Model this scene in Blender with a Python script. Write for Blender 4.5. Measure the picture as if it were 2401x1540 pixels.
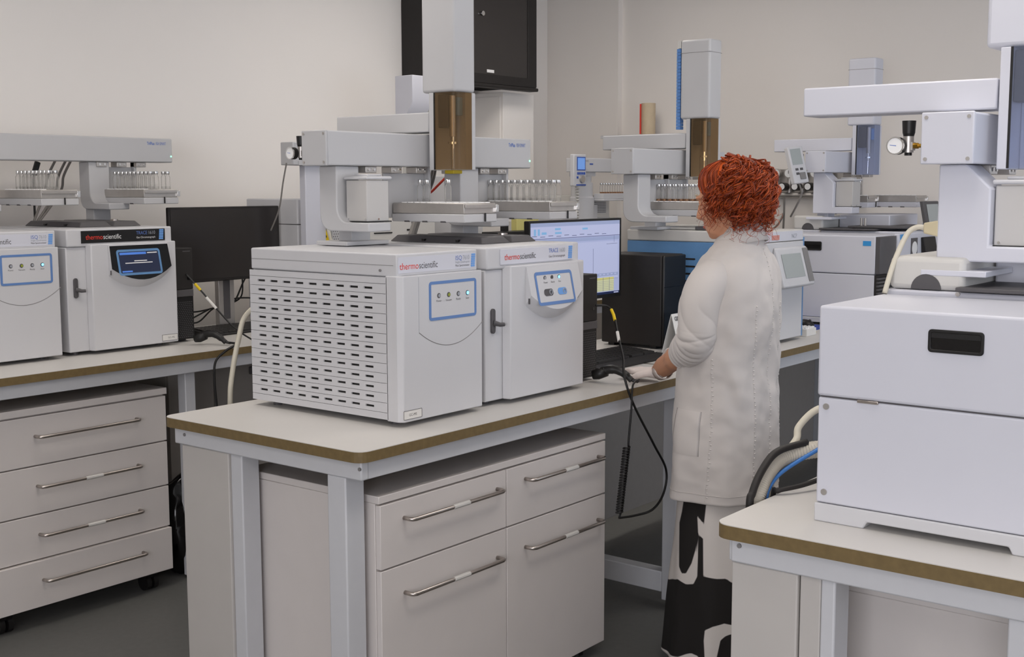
import bpy, bmesh, math, random
from mathutils import Vector, Matrix
random.seed(7)
for o in list(bpy.data.objects): bpy.data.objects.remove(o)
SC = bpy.context.scene
COL = SC.collection
PI = math.pi

# ------------------------------------------------------------------ camera
F = 2866.0; PITCH = math.atan((770 - 437.2) / F); AZ = math.radians(38.3225); ROLL = -0.00254; CAMH = 1.6
cam_d = bpy.data.cameras.new('camera'); cam = bpy.data.objects.new('camera', cam_d); COL.objects.link(cam)
fh = Vector((math.cos(AZ), math.sin(AZ), 0)); rr = Vector((math.sin(AZ), -math.cos(AZ), 0))
fw = fh * math.cos(PITCH) - Vector((0, 0, math.sin(PITCH))); uu = fh * math.sin(PITCH) + Vector((0, 0, math.cos(PITCH)))
r2 = rr * math.cos(ROLL) + uu * math.sin(ROLL); u2 = uu * math.cos(ROLL) - rr * math.sin(ROLL)
M = Matrix((r2, u2, -fw)).transposed().to_4x4(); M.translation = Vector((0, 0, CAMH))
cam.matrix_world = M
cam_d.sensor_fit = 'HORIZONTAL'; cam_d.sensor_width = 36; cam_d.lens = 36 * F / 2401.0
cam_d.clip_start = 0.05
SC.camera = cam

# ------------------------------------------------------------------ world, daylight, exposure
W = bpy.data.worlds.new('world'); SC.world = W; W.use_nodes = True
bg = W.node_tree.nodes['Background']; bg.inputs[0].default_value = (0.80, 0.88, 1.0, 1); bg.inputs[1].default_value = 1.0
SC.view_settings.view_transform = 'Standard'; SC.view_settings.look = 'None'
SC.view_settings.gamma = 1; SC.view_settings.use_curve_mapping = False
SC.view_settings.exposure = 0.0
SC.cycles.transparent_max_bounces = 64
SC.cycles.max_bounces = 14; SC.cycles.diffuse_bounces = 6

def area(name, loc, rot, sx, sy, power, color):
    d = bpy.data.lights.new(name, 'AREA'); d.shape = 'RECTANGLE'; d.size = sx; d.size_y = sy; d.energy = power; d.color = color
    o = bpy.data.objects.new(name, d); o.location = loc; o.rotation_euler = rot; COL.objects.link(o); return o
# daylight coming in through the window band of the right wall
area('window_daylight', (4.2, -2.28, 1.75), (math.radians(90), 0, 0), 4.4, 1.5, 50, (0.80, 0.88, 1.0))
area('window_daylight_rear', (-2.48, -.7, 1.75), (math.radians(90), 0, math.radians(-90)), 2.8, 1.5, 97, (0.97, 0.96, 1.0))
LIGHT_EMIT = 6.7

# ------------------------------------------------------------------ materials
MATS = {}
def mat(name, col, rough=0.5, metal=0.0, var=0.02, scale=30.0, bump=0.0, bscale=200.0, emit=None, estr=0.0, spec=0.5, alpha=None, trans=0.0, ior=1.45, coat=0.0, sheen=0.0):
    m = bpy.data.materials.new(name); m.use_nodes = True; nt = m.node_tree; b = nt.nodes['Principled BSDF']
    b.inputs['Roughness'].default_value = rough; b.inputs['Metallic'].default_value = metal
    b.inputs['Specular IOR Level'].default_value = spec; b.inputs['IOR'].default_value = ior
    b.inputs['Transmission Weight'].default_value = trans; b.inputs['Coat Weight'].default_value = coat
    b.inputs['Sheen Weight'].default_value = sheen
    tc = nt.nodes.new('ShaderNodeTexCoord')
    if var > 0:
        n = nt.nodes.new('ShaderNodeTexNoise'); n.inputs['Scale'].default_value = scale; n.inputs['Detail'].default_value = 3
        nt.links.new(tc.outputs['Object'], n.inputs['Vector'])
        r = nt.nodes.new('ShaderNodeValToRGB')
        r.color_ramp.elements[0].color = tuple(max(0, c * (1 - var)) for c in col) + (1,)
        r.color_ramp.elements[1].color = tuple(min(1, c * (1 + var)) for c in col) + (1,)
        r.color_ramp.elements[0].position = 0.3; r.color_ramp.elements[1].position = 0.7
        nt.links.new(n.outputs['Fac'], r.inputs['Fac']); nt.links.new(r.outputs['Color'], b.inputs['Base Color'])
    else:
        b.inputs['Base Color'].default_value = tuple(col) + (1,)
    if bump > 0:
        n2 = nt.nodes.new('ShaderNodeTexNoise'); n2.inputs['Scale'].default_value = bscale; n2.inputs['Detail'].default_value = 4
        nt.links.new(tc.outputs['Object'], n2.inputs['Vector'])
        bp = nt.nodes.new('ShaderNodeBump'); bp.inputs['Strength'].default_value = bump; bp.inputs['Distance'].default_value = 0.002
        nt.links.new(n2.outputs['Fac'], bp.inputs['Height']); nt.links.new(bp.outputs['Normal'], b.inputs['Normal'])
    if emit:
        b.inputs['Emission Color'].default_value = tuple(emit) + (1,); b.inputs['Emission Strength'].default_value = estr
    if alpha is not None: b.inputs['Alpha'].default_value = alpha
    MATS[name] = m; return m
def srgb(r, g, b): 
    f = lambda c: (c / 255 / 12.92) if c / 255 < 0.04045 else ((c / 255 + 0.055) / 1.055) ** 2.4
    return (f(r), f(g), f(b))
mat('wall', srgb(237, 233, 229), 0.85, var=0.012, scale=1.5, bump=0.08, bscale=120)
mat('wall_dim', srgb(232, 227, 222), 0.85, var=0.012, scale=1.5, bump=0.08, bscale=120)  # same paint as the left wall, darkened slightly for its dimmer light
mat('floor', srgb(96, 96, 94), 0.45, var=0.05, scale=40, bump=0.03)
mat('ceiling', srgb(225, 224, 222), 0.9, var=0.01)
mat('white', srgb(202, 202, 205), 0.42, var=0.008, scale=6)
mat('offwhite', srgb(203, 201, 197), 0.45, var=0.01, scale=6)
mat('coolwhite', srgb(207, 208, 217), 0.40, var=0.008, scale=6)
mat('samplergrey', srgb(188, 188, 190), 0.42, var=0.01, scale=6)
mat('samplerside', srgb(192, 190, 188), 0.42, var=0.01, scale=6)
mat('laminate', srgb(208, 205, 201), 0.38, var=0.01, scale=8)
mat('edgeband', srgb(114, 96, 62), 0.55, var=0.10, scale=60)
mat('benchframe', srgb(200, 201, 205), 0.42, var=0.01)
mat('cabinet', srgb(212, 206, 203), 0.45, var=0.012, scale=10)
mat('panelgrey', srgb(190, 186, 182), 0.45, var=0.012, scale=10)
mat('cabinetshade', srgb(150, 145, 140), 0.5, var=0.02)  # cabinet white with the shade under the benches put into its colour
mat('steel', srgb(190, 182, 176), 0.30, metal=1.0, var=0.04, scale=80)
mat('steelrack', srgb(188, 184, 180), 0.38, metal=0.75, var=0.03, scale=50)
mat('chrome', srgb(225, 225, 225), 0.12, metal=1.0, var=0.0)
mat('black', srgb(22, 21, 21), 0.42, var=0.08, scale=50)
mat('blackmatte', srgb(34, 31, 30), 0.6, var=0.06, scale=30, bump=0.05, bscale=400)
mat('blackgloss', srgb(14, 13, 14), 0.12, var=0.0)
mat('darkgrey', srgb(82, 80, 82), 0.5, var=0.03)
mat('midgrey', srgb(128, 126, 126), 0.5, var=0.03)
mat('smokeglass', srgb(50, 47, 46), 0.18, var=0.03, scale=4)
mat('blueframe', srgb(98, 132, 186), 0.4, var=0.01)
mat('bluelight', srgb(110, 160, 222), 0.4, var=0.0)
mat('bluepanel', srgb(94, 138, 184), 0.42, var=0.015)
mat('agblue', srgb(60, 150, 214), 0.4, var=0.0)
mat('shblue', srgb(52, 86, 170), 0.4, var=0.0)
mat('navy', srgb(40, 64, 150), 0.6, var=0.03)
mat('chainblue', srgb(86, 130, 190), 0.5, var=0.04)
mat('redprint', srgb(222, 62, 48), 0.5, var=0.0)
mat('palered', srgb(206, 140, 130), 0.5, var=0.0)
mat('greyprint', srgb(84, 82, 84), 0.5, var=0.0)
mat('lightprint', srgb(160, 164, 172), 0.5, var=0.0)
mat('blueprint', srgb(96, 124, 190), 0.5, var=0.0)
mat('whiteprint', srgb(235, 235, 235), 0.5, var=0.0)
mat('paper', srgb(222, 220, 216), 0.7, var=0.015)
mat('brass', srgb(196, 152, 62), 0.28, metal=1.0, var=0.05)
mat('yellow', srgb(228, 196, 24), 0.5, var=0.02)
mat('yellowcard', srgb(214, 206, 130), 0.6, var=0.03)
mat('olive', srgb(168, 150, 28), 0.5, var=0.03)
mat('beigecable', srgb(206, 200, 184), 0.5, var=0.02)
mat('beigeplug', srgb(204, 192, 160), 0.5, var=0.02)
mat('bluecable', srgb(62, 120, 190), 0.4, var=0.0)
mat('redcable', srgb(206, 60, 44), 0.4, var=0.0)
mat('brownbeige', srgb(198, 180, 152), 0.6, var=0.04)
mat('greycable', srgb(120, 116, 112), 0.5, var=0.02)
mat('corrugated', srgb(196, 190, 178), 0.45, var=0.03)
mat('keycap', srgb(40, 38, 37), 0.5, var=0.05)
mat('skin', srgb(206, 150, 118), 0.5, var=0.05, scale=9, bump=0.05, bscale=120)
mat('lip', srgb(176, 96, 84), 0.45, var=0.0)
mat('coat', srgb(196, 190, 186), 0.85, var=0.02, scale=8, bump=0.25, bscale=18, sheen=0.1)
mat('glove', srgb(218, 206, 200), 0.6, var=0.02, scale=40, bump=0.3, bscale=60)
mat('diffuser', (0.9, 0.9, 0.88), 0.5, var=0.0, emit=(1.0, 0.93, 0.86), estr=LIGHT_EMIT)
mat('led_blue', (0.1, 0.4, 0.9), 0.3, var=0.0, emit=(0.12, 0.55, 1.0), estr=4)
mat('led_white', (0.8, 0.9, 1), 0.3, var=0.0, emit=(0.8, 0.95, 1.0), estr=3)
mat('led_green', (0.2, 0.8, 0.4), 0.3, var=0.0, emit=(0.2, 1.0, 0.45), estr=3)
mat('led_yellow', srgb(150, 160, 60), 0.3, var=0.0)
mat('screen_dark', srgb(18, 20, 30), 0.2, var=0.0, emit=srgb(34, 42, 70), estr=0.6)
mat('screen_blue', srgb(60, 100, 170), 0.3, var=0.0, emit=srgb(60, 100, 170), estr=0.8)
mat('screen_lcd', srgb(100, 140, 200), 0.2, var=0.0, emit=srgb(96, 134, 196), estr=0.6)
mat('screen_grey', srgb(150, 156, 156), 0.2, var=0.0, emit=srgb(150, 156, 156), estr=0.15)
mat('screen_base', srgb(80, 84, 110), 0.25, var=0.0, emit=srgb(180, 188, 224), estr=0.68)
mat('screen_bar', srgb(80, 84, 110), 0.25, var=0.0, emit=srgb(160, 172, 206), estr=0.68)
mat('screen_cyan', srgb(80, 84, 110), 0.25, var=0.0, emit=srgb(126, 186, 230), estr=0.68)
mat('screen_yellow', srgb(90, 90, 60), 0.25, var=0.0, emit=srgb(222, 216, 130), estr=0.68)
mat('screen_yellow_light', srgb(90, 90, 60), 0.25, var=0.0, emit=srgb(216, 218, 180), estr=0.68)
mat('screen_line', srgb(40, 42, 60), 0.25, var=0.0, emit=srgb(96, 100, 140), estr=0.68)
mat('screen_pale', srgb(80, 84, 110), 0.25, var=0.0, emit=srgb(196, 202, 234), estr=0.68)
mat('screen_taskbar', srgb(20, 22, 34), 0.25, var=0.0, emit=srgb(34, 44, 80), estr=0.68)

def glass_mat(name, tint, haze, fac, rough=0.08):
    # thin shell: tinted see-through with a little surface haze and gloss
    m = bpy.data.materials.new(name); m.use_nodes = True; nt = m.node_tree; b = nt.nodes['Principled BSDF']; o = nt.nodes['Material Output']
    b.inputs['Base Color'].default_value = tuple(haze) + (1,); b.inputs['Roughness'].default_value = rough
    t = nt.nodes.new('ShaderNodeBsdfTransparent'); t.inputs[0].default_value = tuple(tint) + (1,)
    fz = nt.nodes.new('ShaderNodeFresnel'); fz.inputs[0].default_value = 1.35
    ma = nt.nodes.new('ShaderNodeMath'); ma.operation = 'MULTIPLY_ADD'; ma.inputs[1].default_value = 0.6; ma.inputs[2].default_value = fac; ma.use_clamp = True
    mx = nt.nodes.new('ShaderNodeMixShader')
    nt.links.new(fz.outputs[0], ma.inputs[0]); nt.links.new(ma.outputs[0], mx.inputs[0])
    nt.links.new(t.outputs[0], mx.inputs[1]); nt.links.new(b.outputs[0], mx.inputs[2]); nt.links.new(mx.outputs[0], o.inputs[0])
    MATS[name] = m; return m
glass_mat('vialglass', (0.985, 0.985, 0.985), srgb(214, 212, 208), 0.09)
glass_mat('amber', srgb(214, 150, 60), srgb(190, 130, 40), 0.45)
glass_mat('amberwindow', srgb(233, 221, 203), srgb(160, 140, 112), 0.10)
glass_mat('clearwindow', srgb(236, 239, 247), srgb(190, 196, 214), 0.10)

# ------------------------------------------------------------------ mesh helpers
class MB:
    def __init__(s): s.v = []; s.f = []
    def add(s, vs, fs):
        b = len(s.v); s.v += [tuple(v) for v in vs]; s.f += [tuple(b + i for i in f) for f in fs]; return s
    def box(s, x0, x1, y0, y1, z0, z1):
        x0, x1 = min(x0, x1), max(x0, x1); y0, y1 = min(y0, y1), max(y0, y1); z0, z1 = min(z0, z1), max(z0, z1)
        return s.add([(x0,y0,z0),(x1,y0,z0),(x1,y1,z0),(x0,y1,z0),(x0,y0,z1),(x1,y0,z1),(x1,y1,z1),(x0,y1,z1)],
                     [(0,3,2,1),(4,5,6,7),(0,1,5,4),(1,2,6,5),(2,3,7,6),(3,0,4,7)])
    def hexa(s, p): # 8 points, bottom ccw then top
        return s.add(p, [(0,3,2,1),(4,5,6,7),(0,1,5,4),(1,2,6,5),(2,3,7,6),(3,0,4,7)])
    def prism(s, poly, axis, a, b):
        # poly: 2-d points; axis 'x': (y,z), 'y': (x,z), 'z': (x,y)
        n = len(poly)
        def P(p, t): return (t, p[0], p[1]) if axis == 'x' else ((p[0], t, p[1]) if axis == 'y' else (p[0], p[1], t))
        vs = [P(p, a) for p in poly] + [P(p, b) for p in poly]
        fs = [tuple(range(n)), tuple(range(2*n-1, n-1, -1))] + [(i, i+n, (i+1) % n + n, (i+1) % n) for i in range(n)]
        return s.add(vs, fs)
    def ring(s, outer, inner, axis, a, b):
        n = len(outer)
        def P(p, t): return (t, p[0], p[1]) if axis == 'x' else ((p[0], t, p[1]) if axis == 'y' else (p[0], p[1], t))
        vs = [P(p, a) for p in outer] + [P(p, a) for p in inner] + [P(p, b) for p in outer] + [P(p, b) for p in inner]
        fs = []
        for i in range(n):
            j = (i+1) % n
            fs += [(i, j, n+j, n+i), (2*n+i, 3*n+i, 3*n+j, 2*n+j), (i, 2*n+i, 2*n+j, j), (n+i, n+j, 3*n+j, 3*n+i)]
        return s.add(vs, fs)
    def cyl(s, p0, p1, r0, r1=None, n=14, caps=True):
        p0 = Vector(p0); p1 = Vector(p1); r1 = r0 if r1 is None else r1
        d = (p1 - p0).normalized(); a = d.orthogonal().normalized(); b = d.cross(a)
        vs = []
        for p, r in ((p0, r0), (p1, r1)):
            for i in range(n):
                t = 2*PI*i/n; vs.append(p + a*math.cos(t)*r + b*math.sin(t)*r)
        fs = [(i, (i+1) % n, n+(i+1) % n, n+i) for i in range(n)]
        if caps: fs += [tuple(range(n-1, -1, -1)), tuple(range(n, 2*n))]
        return s.add(vs, fs)
    def tube(s, pts, r, n=8, closed=False, caps=True):
        pts = [Vector(p) for p in pts]; m = len(pts)
        rs = r if isinstance(r, (list, tuple)) else [r]*m
        up = None; vs = []
        for i, p in enumerate(pts):
            d = (pts[min(i+1, m-1)] - pts[max(i-1, 0)])
            d = d.normalized() if d.length > 1e-9 else Vector((0, 0, 1))
            if up is None: up = d.orthogonal().normalized()
            up = (up - d*up.dot(d)); up = up.normalized() if up.length > 1e-6 else d.orthogonal().normalized()
            b = d.cross(up)
            for k in range(n):
                t = 2*PI*k/n; vs.append(p + (up*math.cos(t) + b*math.sin(t))*rs[i])
        fs = []
        for i in range(m-1):
            for k in range(n):
                fs.append((i*n+k, i*n+(k+1) % n, (i+1)*n+(k+1) % n, (i+1)*n+k))
        if caps: fs += [tuple(range(n-1, -1, -1)), tuple(range((m-1)*n, m*n))]
        return s.add(vs, fs)
    def lathe(s, prof, c=(0, 0, 0), n=16, axis='z'):
        vs = []; m = len(prof)
        for r, z in prof:
            for k in range(n):
                t = 2*PI*k/n
                if axis == 'z': v = (c[0]+r*math.cos(t), c[1]+r*math.sin(t), c[2]+z)
                elif axis == 'y': v = (c[0]+r*math.cos(t), c[1]+z, c[2]+r*math.sin(t))
                else: v = (c[0]+z, c[1]+r*math.cos(t), c[2]+r*math.sin(t))
                vs.append(v)
        fs = [(i*n+k, i*n+(k+1) % n, (i+1)*n+(k+1) % n, (i+1)*n+k) for i in range(m-1) for k in range(n)]
        fs += [tuple(range(n-1, -1, -1)), tuple(range((m-1)*n, m*n))]
        return s.add(vs, fs)
    def loft(s, rings, caps=True):
        n = len(rings[0]); m = len(rings); vs = [p for r in rings for p in r]
        fs = [(i*n+k, i*n+(k+1) % n, (i+1)*n+(k+1) % n, (i+1)*n+k) for i in range(m-1) for k in range(n)]
        if caps: fs += [tuple(range(n-1, -1, -1)), tuple(range((m-1)*n, m*n))]
        return s.add(vs, fs)
    def sphere(s, c, rx, ry, rz, nu=16, nv=10, R=None):
        c = Vector(c); vs = []
        for j in range(nv+1):
            ph = PI*j/nv
            for i in range(nu):
                t = 2*PI*i/nu; v = Vector((rx*math.sin(ph)*math.cos(t), ry*math.sin(ph)*math.sin(t), -rz*math.cos(ph)))
                if R: v = R @ v
                vs.append(c + v)
        fs = [(j*nu+i, j*nu+(i+1) % nu, (j+1)*nu+(i+1) % nu, (j+1)*nu+i) for j in range(nv) for i in range(nu)]
        return s.add(vs, fs)

def rrect(x0, x1, z0, z1, r, n=4):
    pts = []
    for cx, cz, a0 in ((x1-r, z0+r, -PI/2), (x1-r, z1-r, 0), (x0+r, z1-r, PI/2), (x0+r, z0+r, PI)):
        for i in range(n+1):
            a = a0 + PI/2*i/n; pts.append((cx + r*math.cos(a), cz + r*math.sin(a)))
    return pts

def world_off(o):
    v = Vector((0, 0, 0))
    while o is not None: v = v + o.location; o = o.parent
    return v
def part(name, mb, mt, parent=None, bevel=0.0, smooth=False, label=None, kind=None, seg=2, recalc=True):
    me = bpy.data.meshes.new(name); off = world_off(parent) if parent else Vector((0, 0, 0))
    me.from_pydata([(v[0]-off.x, v[1]-off.y, v[2]-off.z) for v in mb.v], [], mb.f)
    if recalc:
        bm = bmesh.new(); bm.from_mesh(me); bmesh.ops.recalc_face_normals(bm, faces=bm.faces); bm.to_mesh(me); bm.free()
    me.materials.append(MATS[mt] if isinstance(mt, str) else mt)
    o = bpy.data.objects.new(name, me); COL.objects.link(o)
    if parent: o.parent = parent
    if smooth: me.shade_smooth() if smooth is True else me.set_sharp_from_angle(angle=math.radians(smooth))
    if bevel:
        md = o.modifiers.new('bevel', 'BEVEL'); md.width = bevel; md.segments = seg; md.limit_method = 'ANGLE'; md.angle_limit = math.radians(40)
        md.harden_normals = False
        me.shade_smooth(); me.set_sharp_from_angle(angle=math.radians(35))
    if label: o['label'] = label
    if kind: o['kind'] = kind
    return o
def thing(name, label, cat, loc, group=None):
    o = bpy.data.objects.new(name, None); COL.objects.link(o); o.location = loc; o.empty_display_size = 0.05
    o['label'] = label; o['category'] = cat
    if group: o['group'] = group
    return o
def tag(o, label, cat, group=None):
    o['label'] = label; o['category'] = cat
    if group: o['group'] = group
    return o
def struct(name, mb, mt, bevel=0.0):
    o = part(name, mb, mt, None, bevel); o['kind'] = 'structure'; return o
def copy_tree(o, parent=None, mats=None):
    c = o.copy(); COL.objects.link(c); c.parent = parent
    for ch in list(o.children): copy_tree(ch, c)
    return c
FONTS = {}
def text(s, size, origin, mt, parent, xd=(1, 0, 0), yd=(0, 0, 1), name='lettering', sx=1.0, bold=0.0, align='LEFT', width=None):
    cu = bpy.data.curves.new('t', 'FONT'); cu.body = s; cu.size = size; cu.offset = bold; cu.align_x = align; cu.resolution_u = 3
    ob = bpy.data.objects.new('t', cu); COL.objects.link(ob)
    dg = bpy.context.evaluated_depsgraph_get(); me = bpy.data.meshes.new_from_object(ob.evaluated_get(dg))
    bpy.data.objects.remove(ob); bpy.data.curves.remove(cu)
    if width: sx = width / max(v.co.x for v in me.vertices)
    xd = Vector(xd); yd = Vector(yd); og = Vector(origin); off = world_off(parent)
    for v in me.vertices: v.co = og + xd*v.co.x*sx + yd*v.co.y - off
    me.materials.clear(); me.materials.append(MATS[mt]); me.name = name
    o = bpy.data.objects.new(name, me); COL.objects.link(o); o.parent = parent; return o
def catmull(pts, sub=8):
    P = [Vector(p) for p in pts]; out = []
    for i in range(len(P)-1):
        p0 = P[max(i-1, 0)]; p1 = P[i]; p2 = P[i+1]; p3 = P[min(i+2, len(P)-1)]
        for k in range(sub):
            t = k/sub; out.append(0.5*((2*p1) + (-p0+p2)*t + (2*p0-5*p1+4*p2-p3)*t*t + (-p0+3*p1-3*p2+p3)*t**3))
    out.append(P[-1]); return out
def cable(name, pts, r, mt, label, group=None, n=6, sub=8, parent=None):
    o = part(name, MB().tube(catmull(pts, sub), r, n), mt, parent, smooth=True)
    if parent is None: tag(o, label, 'cable', group)
    elif label: o['label'] = label
    return o

# ================================================================== THE ROOM
XW, YW, XB, YB, HC = 6.90, 5.10, -2.6, -2.4, 3.05
struct('floor', MB().box(XB-.2, XW+.2, YB-.2, YW+.2, -0.12, 0), 'floor')
struct('ceiling', MB().box(XB-.2, XW+.2, YB-.2, YW+.2, HC, HC+0.12), 'ceiling')
struct('wall_left', MB().box(XB-.2, XW+.2, YW, YW+0.2, 0, HC), 'wall')
struct('wall_back', MB().box(XW, XW+0.2, YB, YW, 0, HC), 'wall_dim')
struct('wall_pillar', MB().box(XW-0.05, XW, 4.52, YW, 0, HC), 'wall_dim')
m = MB(); m.box(XB-.2, XB, YB, YW, 0, 1.0); m.box(XB-.2, XB, YB, YW, 2.5, HC); m.box(XB-.2, XB, YB, -2.1, 1.0, 2.5); m.box(XB-.2, XB, .7, YW, 1.0, 2.5)
struct('wall_front', m, 'wall')
for i in range(2):
    a = -2.1 + i*1.4; b = a + 1.4
    o = struct('window_%d' % (i+5), MB().ring(rrect(a, b, 1.0, 2.5, .001, 1), rrect(a+.06, b-.06, 1.06, 2.44, .001, 1), 'x', XB-.14, XB-.06), 'benchframe')
    part('pane', MB().box(XB-.105, XB-.099, a+.06, b-.06, 1.06, 2.44), 'clearwindow', o)
m = MB(); WX0, WX1, WZ0, WZ1 = 2.0, 6.4, 1.0, 2.5
m.box(XB, XW, YB-.2, YB, 0, WZ0); m.box(XB, XW, YB-.2, YB, WZ1, HC); m.box(XB, WX0, YB-.2, YB, WZ0, WZ1); m.box(WX1, XW, YB-.2, YB, WZ0, WZ1)
struct('wall_right', m, 'wall')
for i in range(4):
    a = WX0 + i*1.1; b = a + 1.1
    w = MB().ring(rrect(a, b, WZ0, WZ1, .001, 1), rrect(a+.06, b-.06, WZ0+.06, WZ1-.06, .001, 1), 'y', YB-.14, YB-.06)
    o = struct('window_%d' % (i+1), w, 'benchframe')
    g = part('pane', MB().box(a+.06, b-.06, YB-.105, YB-.099, WZ0+.06, WZ1-.06), 'clearwindow', o)
# ceiling lamps
for i, (x, y) in enumerate([(2.2, .9), (4.3, 1.4), (2.2, 3.3), (5.0, 3.7), (-.9, 2.0)]):
    wh = ('over the right foreground bench', 'over the aisle by the window', 'over the middle bench end', 'over the bench aisle by the wall rack', 'near the rear windows')[i]
    t = thing('ceiling_light', 'flush rectangular ceiling light panel ' + wh, 'lamp', (x, y, HC), 'ceiling light panels')
    part('frame', MB().ring(rrect(x-.75, x+.75, y-.32, y+.32, .01, 2), rrect(x-.72, x+.72, y-.29, y+.29, .01, 2), 'z', HC-.035, HC-.001), 'white', t)
    part('diffuser', MB().box(x-.72, x+.72, y-.29, y+.29, HC-.03, HC-.012), 'diffuser', t)

# ================================================================== BENCHES
def bench(label, x0, x1, y0, y1, zt, rails=True):
    t = thing('lab_bench', label, 'bench', (x0, y0, 0), 'white lab benches')
    part('worktop', MB().prism(rrect(x0, x1, y0, y1, .035, 5), 'z', zt-.030, zt-.0018), 'edgeband', t, label='brown resin worktop edge')
    part('laminate', MB().prism(rrect(x0+.0005, x1-.0005, y0+.0005, y1-.0005, .035, 5), 'z', zt-.0018, zt), 'laminate', t)
    za, zb2 = zt-.082, zt-.030
    part('rail', MB().box(x0+.03, x1-.03, y0+.022, y0+.047, za, zb2), 'benchframe', t, .003)
    part('rail', MB().box(x0+.03, x1-.03, y1-.047, y1-.022, za, zb2), 'benchframe', t, .003)
    part('end_rail', MB().box(x0+.022, x0+.05, y0+.02, y1-.03, za, zb2), 'benchframe', t, .004)
    part('end_rail', MB().box(x1-.05, x1-.022, y0+.02, y1-.03, za, zb2), 'benchframe', t, .004)
    return t
ZC, ZL, ZR = 0.92, 0.945, 0.92
# middle bench, near section
BC = bench('white lab bench carrying the white instrument with slotted side panel', 2.178, 3.98, 2.22, 3.06, ZC)
def bolts(t, x, ys, z):
    for y in ys: part('bolt', MB().cyl((x+.001, y, z), (x-.003, y, z), .005, n=10), 'midgrey', t)
bolts(BC, 2.20, (2.98, 2.245), ZC-.05)
part('post', MB().box(2.205, 2.275, 2.305, 2.375, .012, ZC-.082), 'benchframe', BC, .004)
part('post', MB().box(2.215, 2.28, 2.74, 2.79, .012, ZC-.082), 'benchframe', BC, .004)
part('service_panel', MB().box(2.207, 2.225, 2.79, 3.005, .012, ZC-.083), 'panelgrey', BC, .003)
part('service_panel', MB().box(2.225, 2.33, 2.985, 3.005, .012, ZC-.083), 'panelgrey', BC, .003)
part('foot', MB().cyl((2.24, 2.34, 0), (2.24, 2.34, .014), .022), 'black', BC)
part('foot', MB().cyl((2.245, 2.765, 0), (2.245, 2.765, .014), .022), 'black', BC)
# far leg frame of the near section
part('post', MB().box(3.90, 3.96, 2.30, 2.36, .03, ZC-.082), 'benchframe', BC, .004)
part('post', MB().box(3.90, 3.96, 2.98, 3.04, .03, ZC-.082), 'benchframe', BC, .004)
part('floor_rail', MB().box(3.90, 3.96, 2.36, 2.98, .06, .14), 'benchframe', BC, .004)
part('foot', MB().cyl((3.93, 2.33, 0), (3.93, 2.33, .034), .02), 'black', BC)
part('foot', MB().cyl((3.93, 3.01, 0), (3.93, 3.01, .034), .02), 'black', BC)
part('back_panel', MB().box(3.36, 3.62, 3.02, 3.035, .16, ZC-.085), 'cabinet', BC, .002)
part('back_panel', MB().box(3.622, 3.9, 3.02, 3.035, .30, ZC-.085), 'cabinet', BC, .002)
part('back_panel', MB().box(3.40, 3.9, 3.021, 3.036, .10, .298), 'cabinet', BC, .002)
# middle bench, far section
BF = bench('white lab bench behind the person, holding the blue-sided instrument', 4.0, 6.80, 2.24, 3.06, ZC)
for x in (4.03, 6.70):
    for y in (2.30, 2.98):
        part('post', MB().box(x, x+.06, y, y+.06, .012, ZC-.082), 'benchframe', BF, .004)
part('back_panel', MB().box(4.1, 6.7, 3.02, 3.035, .10, ZC-.085), 'cabinetshade', BF, .002)
# left bench
BL = bench('white lab bench along the left wall above the four-drawer unit', 1.30, 6.4, 3.985, 4.745, ZL)
for x in (1.35, 3.0, 4.7, 6.3):
    for y in (4.05, 4.66):
        part('post', MB().box(x, x+.05, y, y+.05, .012, ZL-.082), 'benchframe', BL, .004)
# right bench
BR = bench('white lab bench with rounded corner in the right foreground', 2.157, 4.6, .36, 1.185, ZR)
bolts(BR, 2.179, (1.135, .41), ZR-.045)
part('post', MB().box(2.195, 2.265, .935, .965, .012, ZR-.082), 'benchframe', BR, .004)
part('post', MB().box(2.19, 2.25, .55, .61, .012, ZR-.082), 'benchframe', BR, .004)
part('service_panel', MB().box(2.186, 2.20, 1.01, 1.155, .012, ZR-.083), 'panelgrey', BR, .003)
part('service_panel', MB().box(2.194, 2.205, .965, 1.008, .012, ZR-.083), 'panelgrey', BR, .002)
part('service_panel', MB().box(2.20, 4.5, 1.135, 1.155, .012, ZR-.083), 'panelgrey', BR, .003)
for x in (4.5,):
    for y in (.42, 1.07): part('post', MB().box(x, x+.05, y, y+.05, .012, ZR-.082), 'benchframe', BR, .004)

# ------------------------------------------------------------------ cabinets and handles
def handle(parent, x0, x1, y, z, grip=True):
    r = .0062
    pts = [(x0, y, z), (x0, y-.022, z), (x0+.004, y-.030, z), (x0+.012, y-.034, z), (x1-.012, y-.034, z), (x1-.004, y-.030, z), (x1, y-.022, z), (x1, y, z)]
    h = part('handle', MB().tube(pts, r, 10), 'steel', parent, smooth=True, label='brushed steel bar handle')
    if grip:
        c = (x0+x1)/2; w = (x1-x0)*.085
        part('label_sleeve', MB().cyl((c-w, y-.034, z), (c+w, y-.034, z), r+.0012, n=10), 'offwhite', h, smooth=30)
    return h
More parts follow.
